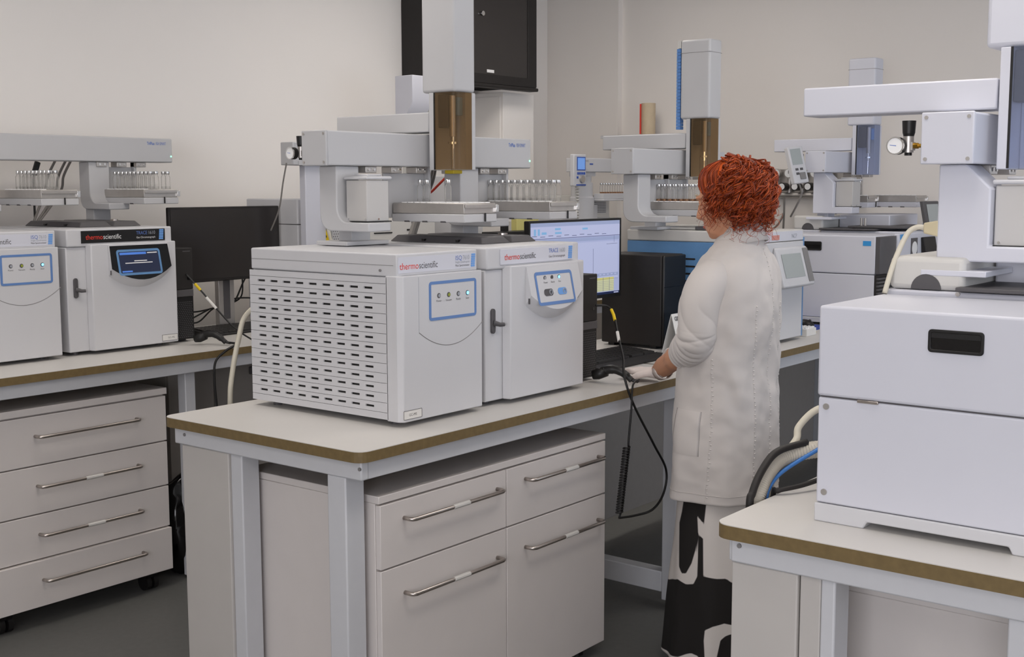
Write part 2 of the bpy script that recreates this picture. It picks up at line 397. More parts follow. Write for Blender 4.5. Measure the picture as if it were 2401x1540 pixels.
# middle bench base unit
cx0, cx1, cy, cz0, cz1 = 2.297, 3.38, 2.27, .035, .772
CB = thing('base_cabinet', 'white base cabinet with two drawers over two doors under the middle bench', 'cabinet', (cx0, cy, 0))
part('body', MB().box(cx0, cx1, cy+.02, cy+.56, cz0, cz1-.022), 'cabinet', CB, .002)
part('top_panel', MB().box(cx0-.002, cx1+.003, cy+.002, cy+.565, cz1-.021, cz1), 'cabinet', CB, .002)
xm = 2.843
for (a, b) in ((cx0+.001, xm-.002), (xm+.002, cx1-.001)):
    zt2 = cz1-.026
    d = part('drawer', MB().box(a, b, cy, cy+.019, .568, zt2), 'cabinet', CB, .0015)
    off = (b-a)*.17
    handle(d, a+off, b-.045, cy, .695 if a < 2.5 else .70)
    d = part('door', MB().box(a, b, cy, cy+.019, cz0+.012, .563), 'cabinet', CB, .0015)
    handle(d, a+off, b-.045, cy, .483)
for px in (cx0+.06, cx1-.06):
    for py in (cy+.07, cy+.5): part('foot', MB().cyl((px, py, 0), (px, py, cz0), .02), 'black', CB)
# left pedestal on castors
lx0, lx1, ly = 2.155, 2.905, 4.05
PD = thing('drawer_pedestal', 'white four-drawer pedestal on black castors under the left bench', 'drawers', (lx0, ly, 0))
part('body', MB().box(lx0, lx1, ly+.02, ly+.56, .105, .785), 'cabinet', PD, .002)
part('top_panel', MB().box(lx0-.003, lx1+.003, ly-.004, ly+.565, .786, .812), 'cabinet', PD, .002)
zs = [.782, .598, .418, .250, .074]
for i in range(4):
    o = .0 if i < 3 else -.012
    d = part('drawer', MB().box(lx0+.002+(.0), lx1-.001, ly+o, ly+.019, zs[i+1]+.0025, zs[i]-.0025), 'cabinet', PD, .002)
    handle(d, lx0+.185, lx1-.14, ly+o, zs[i]-.075, grip=i in (1, 2))
for (px, py) in ((lx0+.05, ly+.045), (lx1-.08, ly+.045), (lx0+.06, ly+.5), (lx1-.07, ly+.5)):
    c = part('castor', MB().cyl((px-.026, py, .033), (px-.006, py, .033), .033, n=18).cyl((px+.006, py, .033), (px+.026, py, .033), .033, n=18), 'black', PD, smooth=30)
    part('castor_fork', MB().box(px-.03, px+.03, py-.02, py+.02, .05, .105), 'black', c)
# cabinet farther along the left bench, shade painted into its colour
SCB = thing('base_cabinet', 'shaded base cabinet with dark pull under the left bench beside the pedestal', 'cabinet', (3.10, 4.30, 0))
part('body', MB().box(3.10, 4.65, 4.32, 4.78, .05, .86), 'cabinetshade', SCB, .002)
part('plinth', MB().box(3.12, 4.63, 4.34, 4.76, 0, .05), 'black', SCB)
part('door', MB().box(3.10, 3.335, 4.30, 4.319, .06, .855), 'cabinetshade', SCB, .002)
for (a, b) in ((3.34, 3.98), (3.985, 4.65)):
    d = part('door', MB().box(a, b, 4.30, 4.319, .06, .855), 'cabinetshade', SCB, .002)
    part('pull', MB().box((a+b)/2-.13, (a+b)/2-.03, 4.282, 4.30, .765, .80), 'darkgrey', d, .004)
# cabinet below right bench
RCB = thing('base_cabinet', 'white base cabinet under the right foreground bench', 'cabinet', (2.40, .45, 0))
part('body', MB().box(2.42, 2.95, .44, 1.02, .04, .745), 'cabinet', RCB, .002)
part('top_panel', MB().box(2.415, 2.955, .435, 1.023, .746, .772), 'cabinet', RCB, .002)
part('plinth', MB().box(2.45, 2.92, .48, .98, 0, .04), 'black', RCB)
# black bag on the floor
def lumpy(mb, amp, sc, seed):
    from mathutils import noise
    mb.v = [tuple(Vector(v) + noise.noise_vector(Vector(v)*sc + Vector((seed, 0, 0)))*amp) for v in mb.v]; return mb
m = MB().sphere((3.06, 4.16, .20), .115, .11, .23, 28, 20); m.v = [(a, b, max(c, 0.003)) for a, b, c in m.v]
m = lumpy(m, .03, 14, 3); m.v = [(a, b, max(c, 0.003)) for a, b, c in m.v]
tag(part('bin_bag', m, 'blackgloss', smooth=True), 'crumpled black plastic bag on the floor beside the drawer pedestal', 'bag')

# ================================================================== MASS SPECTROMETER + GAS CHROMATOGRAPH
def pill_ring(mbx, x0, x1, y, z0, z1, r, w, t): 
    return mbx.ring(rrect(x0, x1, z0, z1, r, 4), rrect(x0+w, x1-w, z0+w, z1-w, max(r-w, .002), 4), 'y', y-t, y)
def ladder(parent, x, y, z0, z1, w=.017):
    n = 6; h = (z1-z0)/n
    for i in range(n):
        part('logo_bar', MB().hexa([(x+.0006*i, y-.0012, z0+i*h+.0006), (x+w+.0006*i, y-.0012, z0+i*h+.0006), (x+w+.0006*i, y, z0+i*h+.0006), (x+.0006*i, y, z0+i*h+.0006),
              (x+.0006*i, y-.0012, z0+(i+1)*h-.0006), (x+w+.0006*i, y-.0012, z0+(i+1)*h-.0006), (x+w+.0006*i, y, z0+(i+1)*h-.0006), (x+.0006*i, y, z0+(i+1)*h-.0006)]), 'bluelight', parent)
def mass_spec(O, label, slots=True):
    x, y, z = O; w = .362
    t = thing('mass_spectrometer', label, 'instrument', (x, y, z))
    B = lambda a, b, c, d, e, f: MB().box(x+a, x+b, y+c, y+d, z+e, z+f)
    for px in (.05, w-.05):
        for py in (.06, .57): part('foot', MB().cyl((x+px, y+py, z-.015), (x+px, y+py, z+.004), .014), 'darkgrey', t)
    part('body', B(.012, w, .0, .63, 0, .412), 'white', t, .004)
    part('top_cover', B(.008, w-.004, .006, .632, .4125, .478), 'white', t, .005, seg=3)
    part('lid_seam', B(.0074, .0085, .02, .628, .4445, .4458), 'midgrey', t)
    # front door: bevelled slab wrapping the left corner
    d = part('front_door', MB().prism([(x+.0, y+.045), (x+.0, y+.002), (x+.012, y-.014), (x+w-.006, y-.014), (x+w-.006, y-.0005), (x+.03, y-.0005), (x+.0115, y+.045)], 'z', z+.0, z+.416), 'white', t, .003)
    pill_ring(MB(), 0, 1, 0, 0, 1, .1, .05, .01)
    part('blue_frame', pill_ring(MB(), x+.118, x+.328, y-.014, z+.281, z+.394, .010, .0085, .0016), 'blueframe', d)
    part('display_field', B(.126, .320, -.0147, -.0142, .289, .386), 'white', d)
    for i, (mt, px) in enumerate((('lightprint', .160), ('led_yellow', .203), ('lightprint', .246), ('led_blue', .287))):
        part('indicator_socket', MB().cyl((x+px, y-.0148, z+.352), (x+px, y-.0155, z+.352), .0075, n=14), 'greyprint', d)
        part('indicator', MB().cyl((x+px+.001, y-.0155, z+.352), (x+px+.001, y-.0165, z+.352), .0048, n=12), mt, d)
        text(('Power', 'Vacuum', 'Ready', 'Scan')[i], .0085, (x+px, y-.0151, z+.334), 'greyprint', d, align='CENTER')
    # curved groove below the display
    arc = [(x+.075+.285*k/20, y-.0142, z+.262-.058*(1-((k-9.5)/10.5)**2)) for k in range(21)]
    part('groove', MB().tube([(x+.075, y-.0142, z+.41)] + arc[0:1], .0005, 4), 'lightprint', d)
    part('groove', MB().tube(arc, .0011, 5), 'midgrey', d)
    # badge strip
    b = part('badge_strip', B(.012, w-.014, .0050, .0062, .423, .468), 'coolwhite', t)
    text('thermo', .027, (x+.018, y+.0046, z+.433), 'redprint', b, width=.078)
    text('scientific', .027, (x+.098, y+.0046, z+.433), 'greyprint', b, width=.080)
    text('ISQ', .019, (x+.256, y+.0046, z+.449), 'blueprint', b, width=.030); text('7610', .019, (x+.290, y+.0046, z+.449), 'lightprint', b, width=.030)
    text('Single Quadrupole', .009, (x+.256, y+.0046, z+.440), 'lightprint', b, width=.064)
    text('Mass Spectrometer', .009, (x+.256, y+.0046, z+.430), 'greyprint', b, width=.064)
    ladder(b, x+.327, y+.005, z+.426, z+.466)
    s = part('asset_sticker', B(.006, .082, -.0152, -.0142, .008, .034), 'paper', t); text('GC-MS', .011, (x+.044, y-.0156, z+.017), 'greyprint', s, align='CENTER')
    part('sticker_border', MB().ring(rrect(x+.006, x+.082, z+.008, z+.034, .001, 1), rrect(x+.0072, x+.0808, z+.0092, z+.0328, .001, 1), 'y', y-.0158, y-.015), 'greyprint', s)
    if slots:
        part('vent_backing', B(.0045, .0118, .05, .625, .01, .405), 'black', t)
        rows = 13; z0 = .0245; dz = .0284; y0, y1 = .040, .630
        for rI in range(-1, rows+1):
            za = z0 + rI*dz; zb_ = za + dz - .0012
            if rI == -1: za = .004
            if rI == rows: zb_ = .411
            mbx = MB()
            if 0 <= rI < rows:
                zc = za + dz*.5; h = .0032
                mbx.box(x, x+.0045, y+y0, y+y1, z+za, z+zc-h); mbx.box(x, x+.0045, y+y0, y+y1, z+zc+h, z+zb_)
                ye = y0
                for k in range(9):
                    ys = .096 + k*.0578
                    mbx.box(x, x+.0045, y+ye, y+ys, z+zc-h, z+zc+h); ye = ys + .034
                mbx.box(x, x+.0045, y+ye, y+y1, z+zc-h, z+zc+h)
            else: mbx.box(x, x+.0045, y+y0, y+y1, z+za, z+zb_)
            part('vent_strip', mbx, 'white', t)
        part('top_screw', MB().cyl((x+.008, y+.07, z+.43), (x+.004, y+.07, z+.43), .004, n=8), 'midgrey', t)
    return t

def gas_chrom(O, label, touch=False):
    x, y, z = O; w = .49
    t = thing('gas_chromatograph', label, 'instrument', (x, y, z))
    B = lambda a, b, c, d, e, f: MB().box(x+a, x+b, y+c, y+d, z+e, z+f)
    for px in (.05, w-.05):
        for py in (.06, .57): part('foot', MB().cyl((x+px, y+py, z-.015), (x+px, y+py, z+.004), .014), 'darkgrey', t)
    part('body', B(0, w, .016, .63, 0, .41), 'white', t, .004)
    part('top_cover', B(0, w-.006, .006, .63, .411, .480), 'white', t, .006, seg=3)
    d = part('oven_door', MB().prism([(x+.083, y+.016), (x+.092, y-.014), (x+w-.004, y-.014), (x+w, y-.006), (x+w, y+.0155)], 'z', z+.0, z+.420), 'white', t, .004)
    b = part('badge_strip', B(.062, w-.042, .002, .0058, .424, .472), 'black' if touch else 'coolwhite', t, .0008)
    text('thermo', .027, (x+.080, y+.0012, z+.438), 'redprint', b, width=.076)
    text('scientific', .027, (x+.158, y+.0012, z+.438), 'whiteprint' if touch else 'greyprint', b, width=.082)
    text('TRACE', .020, (x+.310, y+.0012, z+.451), 'blueprint', b, width=.052); text('1610' if touch else '1600', .020, (x+.366, y+.0012, z+.451), 'lightprint', b, width=.034)
    text('Gas Chromatograph', .0105, (x+.310, y+.0012, z+.436), 'whiteprint' if touch else 'greyprint', b, width=.090)
    ladder(b, x+.418, y+.002, z+.428, z+.470, .020)

    # latch on the inset strip
    l = part('latch', MB().prism(rrect(x+.026, x+.044, z+.212, z+.290, .009, 4), 'y', y+.008, y+.016), 'darkgrey', t, .002)
    part('latch_lever', MB().tube([(x+.035, y+.010, z+.246), (x+.050, y-.004, z+.240), (x+.064, y-.010, z+.240)], [.009, .007, .006], 10), 'darkgrey', l, smooth=40)
    # control panel: a wedge that leans out towards the bottom, with a bowed lower edge
    n = 16; xl, xr, zt2 = x+.166, x+.446, z+.412; yd = y-.0142; vs = []
    def col(i):
        u = i/n; px = xl+(xr-xl)*u; zb_ = z+.262 + .052*(2*u-1)**2; f = (zt2-zb_-.010)/(zt2-(z+.290)); out = .004+.026*f
        return [(px, yd, zt2), (px, yd-.004, zt2), (px, yd-out, zb_+.010), (px, yd-out*.8, zb_), (px, yd, zb_-.022)]
    for i in range(n+1): vs += col(i)
    fs = [(i*5+k, i*5+(k+1) % 5, (i+1)*5+(k+1) % 5, (i+1)*5+k) for i in range(n) for k in range(5)] + [(0, 1, 2, 3, 4), tuple(n*5+k for k in (4, 3, 2, 1, 0))]
    p = part('control_panel', MB().add(vs, fs), 'white', d, smooth=30)
    # helper on the slanted plane: (u along x 0..1, v down 0..1)
    def SP(px, pz, lift=.0008):
        f = (zt2 - pz) / (zt2 - (z+.290)); return (px, yd - .004 - .026*f - lift, pz)
    def slab(name, poly, mt, lift, par):
        vs = [SP(a, b, lift) for a, b in poly] + [SP(a, b, lift-.0007) for a, b in poly]; k = len(poly)
        return part(name, MB().add(vs, [tuple(range(k)), tuple(range(2*k-1, k-1, -1))] + [(i, (i+1) % k, (i+1) % k+k, i+k) for i in range(k)]), mt, par)
    def sring(name, po, pi, mt, lift, par):
        k = len(po); vs = [SP(a, b, lift) for a, b in po] + [SP(a, b, lift) for a, b in pi] + [SP(a, b, lift-.0007) for a, b in po]
        fs = [(i, (i+1) % k, k+(i+1) % k, k+i) for i in range(k)] + [(i, 2*k+i, 2*k+(i+1) % k, (i+1) % k) for i in range(k)]
        return part(name, MB().add(vs, fs), mt, par)
    sx0, sx1, sz0, sz1 = x+.207, x+.409, z+.292, z+.394
    skew = .0
    def skp(poly): return [(a + skew*(zt2-b)/.12, b) for a, b in poly]
    if touch:
        bl = [(xl+.004, zt2-.002)] + [(xr-.004, zt2-.002)] + [(xl+(xr-xl)*u/10, z+.272+.048*(2*u/10-1)**2) for u in range(10, -1, -1)]
        g = slab('black_fascia', bl, 'blackgloss', .0012, p)
        sring('blue_frame', skp(rrect(sx0-.012, sx1-.01, sz0, sz1, .012)), skp(rrect(sx0-.003, sx1-.019, sz0+.009, sz1-.009, .004)), 'bluepanel', .002, g)
        sc = slab('touch_screen', skp(rrect(sx0-.004, sx1-.018, sz0+.008, sz1-.008, .004)), 'screen_dark', .0018, g)
        slab('status_bar', skp(rrect(sx0+.002, sx0+.125, sz1-.021, sz1-.012, .001, 1)), 'screen_blue', .0026, sc)
        slab('status_bar', skp(rrect(sx0+.003, sx0+.05, sz0+.012, sz0+.018, .001, 1)), 'screen_blue', .0026, sc)
        slab('status_bar', skp(rrect(sx0+.130, sx1-.025, sz1-.018, sz1-.014, .001, 1)), 'whiteprint', .0026, sc)
        slab('screen_message', skp(rrect(sx0+.065, sx0+.125, sz0+.054, sz0+.0575, .001, 1)), 'whiteprint', .0026, sc)
        slab('screen_message', skp(rrect(sx0+.022, sx0+.150, sz0+.046, sz0+.0495, .001, 1)), 'whiteprint', .0026, sc)
    else:
        slab('display_field', skp(rrect(sx0, sx1, sz0, sz1, .010)), 'white', .0008, p)
        sring('blue_frame', skp(rrect(sx0-.010, sx1-.01, sz0-.004, sz1, .012)), skp(rrect(sx0-.0005, sx1-.0195, sz0+.006, sz1-.010, .004)), 'blueframe', .0016, p)
        for i, (mt, px) in enumerate((('lightprint', .250), ('greyprint', .288), ('led_blue', .326))):
            q = skp([(x+px, z+.374)])[0]; c = SP(q[0], q[1], .001)
            part('indicator_socket', MB().cyl(c, (c[0], c[1]-.0008, c[2]), .0072, n=14), 'greyprint', p)
            part('indicator', MB().cyl((c[0], c[1]-.0008, c[2]), (c[0], c[1]-.0018, c[2]), .0046, n=12), mt, p)
            text(('Power', 'Ready', 'Run')[i], .0085, (c[0], c[1]-.0042, c[2]-.017), 'greyprint', p, align='CENTER')
        for i, (mt, px, ct) in enumerate((('greyprint', .244, 'midgrey'), ('bluelight', .318, 'blueframe'))):
            pl = skp(rrect(x+px-.010, x+px+.038, z+.317, z+.339, .010))
            k = slab('push_button', pl, mt, .0022, p)
            c = SP(pl[0][0]-.0035, z+.328, .0022)
            part('button_ring', MB().ring([(c[0]+.0085*math.cos(a*PI/8), c[2]+.0085*math.sin(a*PI/8)) for a in range(16)], [(c[0]+.006*math.cos(a*PI/8), c[2]+.006*math.sin(a*PI/8)) for a in range(16)], 'y', c[1]-.002, c[1]+.002), 'lightprint', k)
            text('START' if i == 0 else 'STOP', .0075, (pl[9][0]+.004, c[1]-.001, z+.3255), 'whiteprint', k)
    part('usb_port', MB().box(xl-.0008, xl+.001, yd-.018, yd-.012, z+.296, z+.314), 'greyprint', p)
    if touch:
        s = part('asset_sticker', B(.405, .482, -.0152, -.0142, .008, .034), 'paper', t); text('GC-MS', .011, (x+.45, y-.0156, z+.017), 'greyprint', s, align='CENTER')
        part('sticker_border', MB().ring(rrect(x+.405, x+.482, z+.008, z+.034, .001, 1), rrect(x+.4062, x+.4808, z+.0092, z+.0328, .001, 1), 'y', y-.0158, y-.015), 'greyprint', s)
    # injector modules on the roof
    def frust(a, b, c, e, z0, z1, s): return MB().hexa([(x+a, y+c, z+z0), (x+b, y+c, z+z0), (x+b, y+e, z+z0), (x+a, y+e, z+z0), (x+a+s, y+c+s, z+z1), (x+b-s, y+c+s, z+z1), (x+b-s, y+e-s, z+z1), (x+a+s, y+e-s, z+z1)])
    k = part('injector_module', frust(.15, .30, .15, .56, .4805, .502, .018), 'darkgrey', t, .003)
    for q in (.25, .40): part('module_slot', MB().box(x+.149, x+.165, y+q, y+q+.012, z+.485, z+.492), 'black', k)
    part('injector_module', frust(.305, .44, .15, .56, .4805, .502, .018), 'darkgrey', t, .003)
    part('septum_cap', MB().cyl((x+.37, y+.24, z+.502), (x+.37, y+.24, z+.508), .016), 'steel', t)
    return t
OC = (2.475, 2.367, .935)
mass_spec(OC, 'white mass spectrometer with slotted side panel on the middle bench')
gas_chrom((2.475+.405, 2.367, .935), 'white gas chromatograph with blue-framed button panel on the middle bench')
OL = (2.475-.245, 2.367+1.895, .96)
mass_spec(OL, 'white mass spectrometer cut off at the left frame edge on the left bench', slots=False)
gas_chrom((OL[0]+.405, OL[1], OL[2]), 'white gas chromatograph with black touch screen and black badge on the left bench', touch=True)

# ================================================================== AUTOSAMPLERS
def vial_proto():
    r, h = .0112, .062
    g = MB().lathe([(0.0005, 0), (r*.94, .0005), (r, .002), (r, h-.012), (r*.85, h-.006), (.0068, h-.002), (.0066, h+.004)], n=14)
    l = MB().lathe([(0.0005, .001), (r*.90, .002), (r*.90, .012), (.0005, .0121)], n=12)
    c = MB().lathe([(.0005, h+.001), (.0092, h+.001), (.0096, h+.003), (.0096, h+.013), (.0085, h+.0145), (.0035, h+.0146), (.0005, h+.0138)], n=14)
    t = thing('vial', 'vial', 'vial', (0, 0, 0))
    part('glass', g, 'vialglass', t, smooth=30); part('liquid', l, 'vialglass', t, smooth=30); part('cap', c, 'chrome', t, smooth=30)
    return t
VP = vial_proto()
def vial(p, label, group, liquid='vialglass', s=1.0):
    o = copy_tree(VP)
    o.location = p; o['label'] = label; o['group'] = group; o['category'] = 'vial'; o.scale = (s, s, s)
    if liquid != 'vialglass':
        for ch in o.children:
            if ch.name.startswith('liquid'): ch.material_slots[0].link = 'OBJECT'; ch.material_slots[0].material = MATS[liquid]
    return o
ORD = ['first', 'second', 'third', 'fourth', 'fifth', 'sixth', 'seventh', 'eighth', 'ninth', 'tenth', 'eleventh', 'twelfth']

def regulator(t, c, s=1.0):
    # gauge faces -x, black knob on top, brass fittings along y
    X, Y, Z = c
    g = part('pressure_regulator', MB().cyl((X, Y, Z-.018*s), (X, Y, Z+.026*s), .014*s, n=16).box(X-.010*s, X+.012*s, Y-.015*s, Y+.015*s, Z-.012*s, Z+.010*s), 'steelrack', t, smooth=35)
    part('regulator_knob', MB().cyl((X, Y, Z+.026*s), (X, Y, Z+.034*s), .014*s, .016*s, n=16).cyl((X, Y, Z+.034*s), (X, Y, Z+.068*s), .0165*s, .0185*s, n=16), 'black', g, smooth=35)
    part('regulator_base', MB().cyl((X, Y, Z-.026*s), (X, Y, Z-.018*s), .010*s, n=12), 'black', g)
    part('brass_fitting', MB().cyl((X, Y-.014*s, Z), (X, Y-.028*s, Z), .008*s, n=6).cyl((X, Y-.028*s, Z), (X, Y-.05*s, Z), .0055*s, n=12), 'brass', g)
    part('brass_fitting', MB().cyl((X, Y+.014*s, Z), (X, Y+.034*s, Z), .0075*s, n=6), 'brass', g)
    gc = (X-.016*s, Y+.022*s, Z)
    part('gauge_case', MB().lathe([(.0005, 0), (.024*s, 0), (.024*s, -.022*s), (.0225*s, -.0235*s), (.0005, -.0235*s)], gc, 20, 'x'), 'black', g, smooth=35)
    part('gauge_face', MB().lathe([(.0005, -.0235*s), (.021*s, -.0235*s), (.021*s, -.0242*s), (.0005, -.0243*s)], gc, 20, 'x'), 'whiteprint', g)
    part('gauge_bezel', MB().ring([(gc[1]+.0245*s*math.cos(a*PI/10), gc[2]+.0245*s*math.sin(a*PI/10)) for a in range(20)], [(gc[1]+.021*s*math.cos(a*PI/10), gc[2]+.021*s*math.sin(a*PI/10)) for a in range(20)], 'x', gc[0]-.026*s, gc[0]-.02*s), 'chrome', g)
    part('gauge_needle', MB().hexa([(gc[0]-.0246*s, gc[1]-.003*s, gc[2]-.001*s), (gc[0]-.0246*s, gc[1]+.015*s, gc[2]+.0015*s), (gc[0]-.0243*s, gc[1]+.015*s, gc[2]+.0015*s), (gc[0]-.0243*s, gc[1]-.003*s, gc[2]-.001*s),
        (gc[0]-.0246*s, gc[1]-.003*s, gc[2]+.001*s), (gc[0]-.0246*s, gc[1]+.015*s, gc[2]+.003*s), (gc[0]-.0243*s, gc[1]+.015*s, gc[2]+.003*s), (gc[0]-.0243*s, gc[1]-.003*s, gc[2]+.001*s)]), 'blueprint', g)
    return g

def sampler(O, label, L=1.04, tower=None, legs=(), trays=(), agit=None, body='samplergrey', window='amberwindow', words=None, clamps=(), reg=True, chain=False, posts=(), topz=.59, plates=(), plate_leg=False):
    x, y, z = O
    t = thing('autosampler', label, 'autosampler', (x, y, z))
    B = lambda a, b, c, d, e, f: MB().box(x+a, x+b, y+c, y+d, z+e, z+f)
    bm_ = part('beam', B(.004, L, 0, .11, 0, .108), body, t, .005)
    part('end_cap', B(-.004, .004, -.001, .111, -.001, .109), body, t, .003)
    for yy in (.010, .100):
        for zz in (.010, .098): part('cap_screw', MB().cyl((x-.003, y+yy, z+zz), (x-.006, y+yy, z+zz), .0042, n=10), 'steelrack', t)
    if words:
        text('TriPlus', .019, (x+L-.135, y-.0006, z+.078), 'blueprint', bm_, sx=.74, bold=.0004); text('RSH SMART', .019, (x+L-.088, y-.0006, z+.078), 'blueprint', bm_, sx=.55)
        part('status_light', MB().cyl((x+L-.008, y-.0002, z+.028), (x+L-.008, y-.0016, z+.028), .0035, n=10), 'led_green', bm_)
    if tower is not None:
        tx = tower
        part('cross_arm', B(tx+.004, tx+.098, -.015, .43, .116, .182), body, t, .004)
        h = part('head_column', B(tx, tx+.106, -.136, .012, .245, topz), body, t, .010, seg=3)
        part('head_cap', B(tx-.0005, tx+.1065, -.1365, .0125, topz-.058, topz-.056), 'midgrey', h)
        part('head_spine', B(tx, tx+.106, -.042, -.020, -.012, .245), body, t, .002)
        part('head_cheek', B(tx+.086, tx+.106, -.136, -.042, -.012, .245), body, t, .003)
        r = .028; pts = [(x+tx, y-.042)]
        for k in range(7):
            a = PI + PI/2*k/6; pts.append((x+tx+r+r*math.cos(a), y-.136+r+r*math.sin(a)))
        pts.append((x+tx+.086, y-.136)); inn = [(x+tx+.0025, y-.042)]
        for k in range(7):
            a = PI + PI/2*k/6; inn.append((x+tx+r+(r-.0025)*math.cos(a), y-.136+r+(r-.0025)*math.sin(a)))
        inn.append((x+tx+.086, y-.1335))
        part('tinted_window' if window == 'amberwindow' else 'clear_window', MB().prism(pts + inn[::-1], 'z', z-.010, z+.2445), window, t, smooth=35)
        part('window_frame', B(tx-.0005, tx+.003, -.046, -.041, -.010, .245), 'black', t)
        s = part('syringe_holder', B(tx+.020, tx+.062, -.085, -.043, .13, .24), 'darkgrey', t, .003)
        part('syringe_body', MB().cyl((x+tx+.035, y-.095, z+.10), (x+tx+.035, y-.095, z+.235), .011, n=12), 'steelrack', s, smooth=35)
        part('syringe_plunger', MB().cyl((x+tx+.035, y-.095, z+.06), (x+tx+.035, y-.095, z+.10), .006, n=10).cyl((x+tx+.035, y-.095, z+.075), (x+tx+.035, y-.095, z+.082), .017, n=14), 'chrome', s, smooth=35)
        part('syringe_needle', MB().cyl((x+tx+.035, y-.095, z-.005), (x+tx+.035, y-.095, z+.06), .0022, n=8), 'chrome', s)
        part('tool_lamp', MB().box(x+tx+.045, x+tx+.068, y-.112, y-.09, z+.17, z+.23), 'bluepanel' if window == 'amberwindow' else 'bluelight', s, .002)
        part('needle_guide', B(tx+.015, tx+.060, -.115, -.075, -.024, -.012), 'olive' if window == 'amberwindow' else 'steelrack', t, .002)
        if chain:
            for k in range(24): part('chain_link', B(tx+.004, tx+.034, .014, .034, .20+k*.0148, .20+k*.0148+.0135), 'chainblue', t)
            part('chain_bracket', B(tx+.004, tx+.03, .013, .03, .556, .59), 'offwhite', t)
    for lx in legs:
        yb_, yf = .096, .018; zb_, zt_ = -.206, -.001; fr = -.122; th = .028; rI = .045
        poly = [(yb_, zt_), (yf, zt_), (yf, zb_+th+rI)]
        for k in range(1, 6):
            a = PI*2 - PI/2*k/5 if False else 0
        for k in range(1, 7):
            a = PI/2*k/6; poly.append((yf - rI + rI*math.cos(a) , zb_+th+rI - rI*math.sin(a)))
        poly += [(fr, zb_+th), (fr, zb_), (yb_-.05, zb_)]
        for k in range(1, 7):
            a = PI/2*k/6; poly.append((yb_-.05+.05*math.sin(a), zb_+.05-.05*math.cos(a)))
        if plate_leg: poly = [(.088, zt_), (.030, zt_), (-.024, -.052), (-.024, -.176), (-.125, -.176), (-.125, -.210), (.088, -.210)]
        poly = [(y+a, z+b) for a, b in poly]
        part('support_bracket', MB().prism(poly, 'x', x+lx, x+lx+.10), body, t, .004)
    for (a, b) in plates:
        part('back_plate', B(a, b, .050, .058, -.17, -.022), body, t, .002)
        part('plate_rib', B(b, b+.012, .03, .058, -.17, -.001), body, t, .002)
    for cxx in clamps:
        c = part('clamp', B(cxx, cxx+.05, .012, .06, -.022, -.001), 'steelrack', t, .002)
        part('clamp_screw', MB().cyl((x+cxx+.014, y+.0125, z-.011), (x+cxx+.014, y+.009, z-.011), .005, n=8), 'chrome', c)
        part('clamp_screw', MB().cyl((x+cxx+.038, y+.0125, z-.011), (x+cxx+.038, y+.009, z-.011), .005, n=8), 'chrome', c)
    for (px, py, zz) in posts:
        part('post', B(px, px+.085, py, py+.06, zz, -.20), body, t, .003)
        part('post_base', B(px-.07, px+.12, py-.05, py+.09, zz-.001, zz+.012), body, t, .002)
    for tr in trays:
        a, b = tr['x'], tr['x']+tr.get('w', .165); f0, f1 = tr.get('y0', -.272), tr.get('y1', .048)
        h = part('tray_holder', B(a, b, f0, f1, -.182, -.155), body, t, .003)
        for q in (.25, .5, .75): part('holder_notch', MB().box(x+a-.0005, x+a+.004, y+f0+(f1-f0)*q, y+f0+(f1-f0)*q+.022, z-.183, z-.178), 'darkgrey', h)
        k = part('vial_rack', B(a+.002, b-.004, f0+.003, f1-.003, -.1545, -.120), 'steelrack', t, .002)
        part('rack_bar', B(a+.004, b, f0-.003, f0+.002, -.136, -.124), 'steelrack', k, .001)
        part('rack_lug', B(b-.008, b+.006, f0-.004, f0+.010, -.150, -.126), 'chrome', k, .001)
        part('rack_pin', MB().cyl((x+a+.1, y+f0-.004, z-.180), (x+a+.1, y+f0-.004, z-.152), .003, n=8), 'black', k)
        # hole field: a scalloped row of collars
        for i in range(int((f1-f0-.03)/.0285)):
            for j in range(5):
                if j > 0 and not tr.get('collars', False): break
                cxv = x+a+.024+j*.029; cyv = y+f0+.026+i*.0285
                part('rack_collar', MB().ring([(cxv+.0135*math.cos(q*PI/4), cyv+.0135*math.sin(q*PI/4)) for q in range(8)], [(cxv+.0122*math.cos(q*PI/4), cyv+.0122*math.sin(q*PI/4)) for q in range(8)], 'z', z-.121, z-.117), 'whiteprint', k)
        vl = list(tr.get('vials', ())); js = sorted(set(j for _, j in vl))
        for (i, j) in vl:
            lab = tr['vlabel']
            if len(vl) > 2: lab = '%s, %s from the right%s' % (lab, ORD[sorted(q for q, jj in vl if jj == j).index(i)], '' if len(js) < 2 else ', %s row' % ('nearer' if j == js[0] else 'middle' if j != js[-1] else 'farther'))
            elif len(vl) == 2: lab = lab + (', right one' if (i, j) == vl[1] else ', left one')
            vial((x+a+.024+j*.029, y+f0+.026+i*.0285, z-.1197), lab, tr['vgroup'], tr.get('liquid', 'vialglass'))
    if agit is not None:
        a = agit
        ay = .032 if plate_leg else 0
        g = part('agitator', B(a, a+.098, -.086-ay, .006-ay, -.176, -.046), 'samplerside', t, .003)
        part('agitator_base', B(a-.004, a+.104, -.092-ay, .010-ay, -.1775, -.174), 'black', g)
        part('agitator_lid', B(a-.006, a+.106, -.094-ay, .012-ay, -.044, -.034), 'white', g, .004)
        part('agitator_lid', B(a+.02, a+.085, -.07-ay, -.01-ay, -.034, -.027), 'white', g, .004)
        for q in (-.08, -.005): part('agitator_screw', MB().cyl((x+a-.0005, y+q-ay, z-.168), (x+a-.002, y+q-ay, z-.168), .003, n=8), 'chrome', g)
        part('agitator_screw', MB().cyl((x+a+.05, y-.0865-ay, z-.168), (x+a+.05, y-.088-ay, z-.168), .003, n=8), 'chrome', g)
    if reg: regulator(t, (x+.03, y+.150, z+.040), .80)
    return t

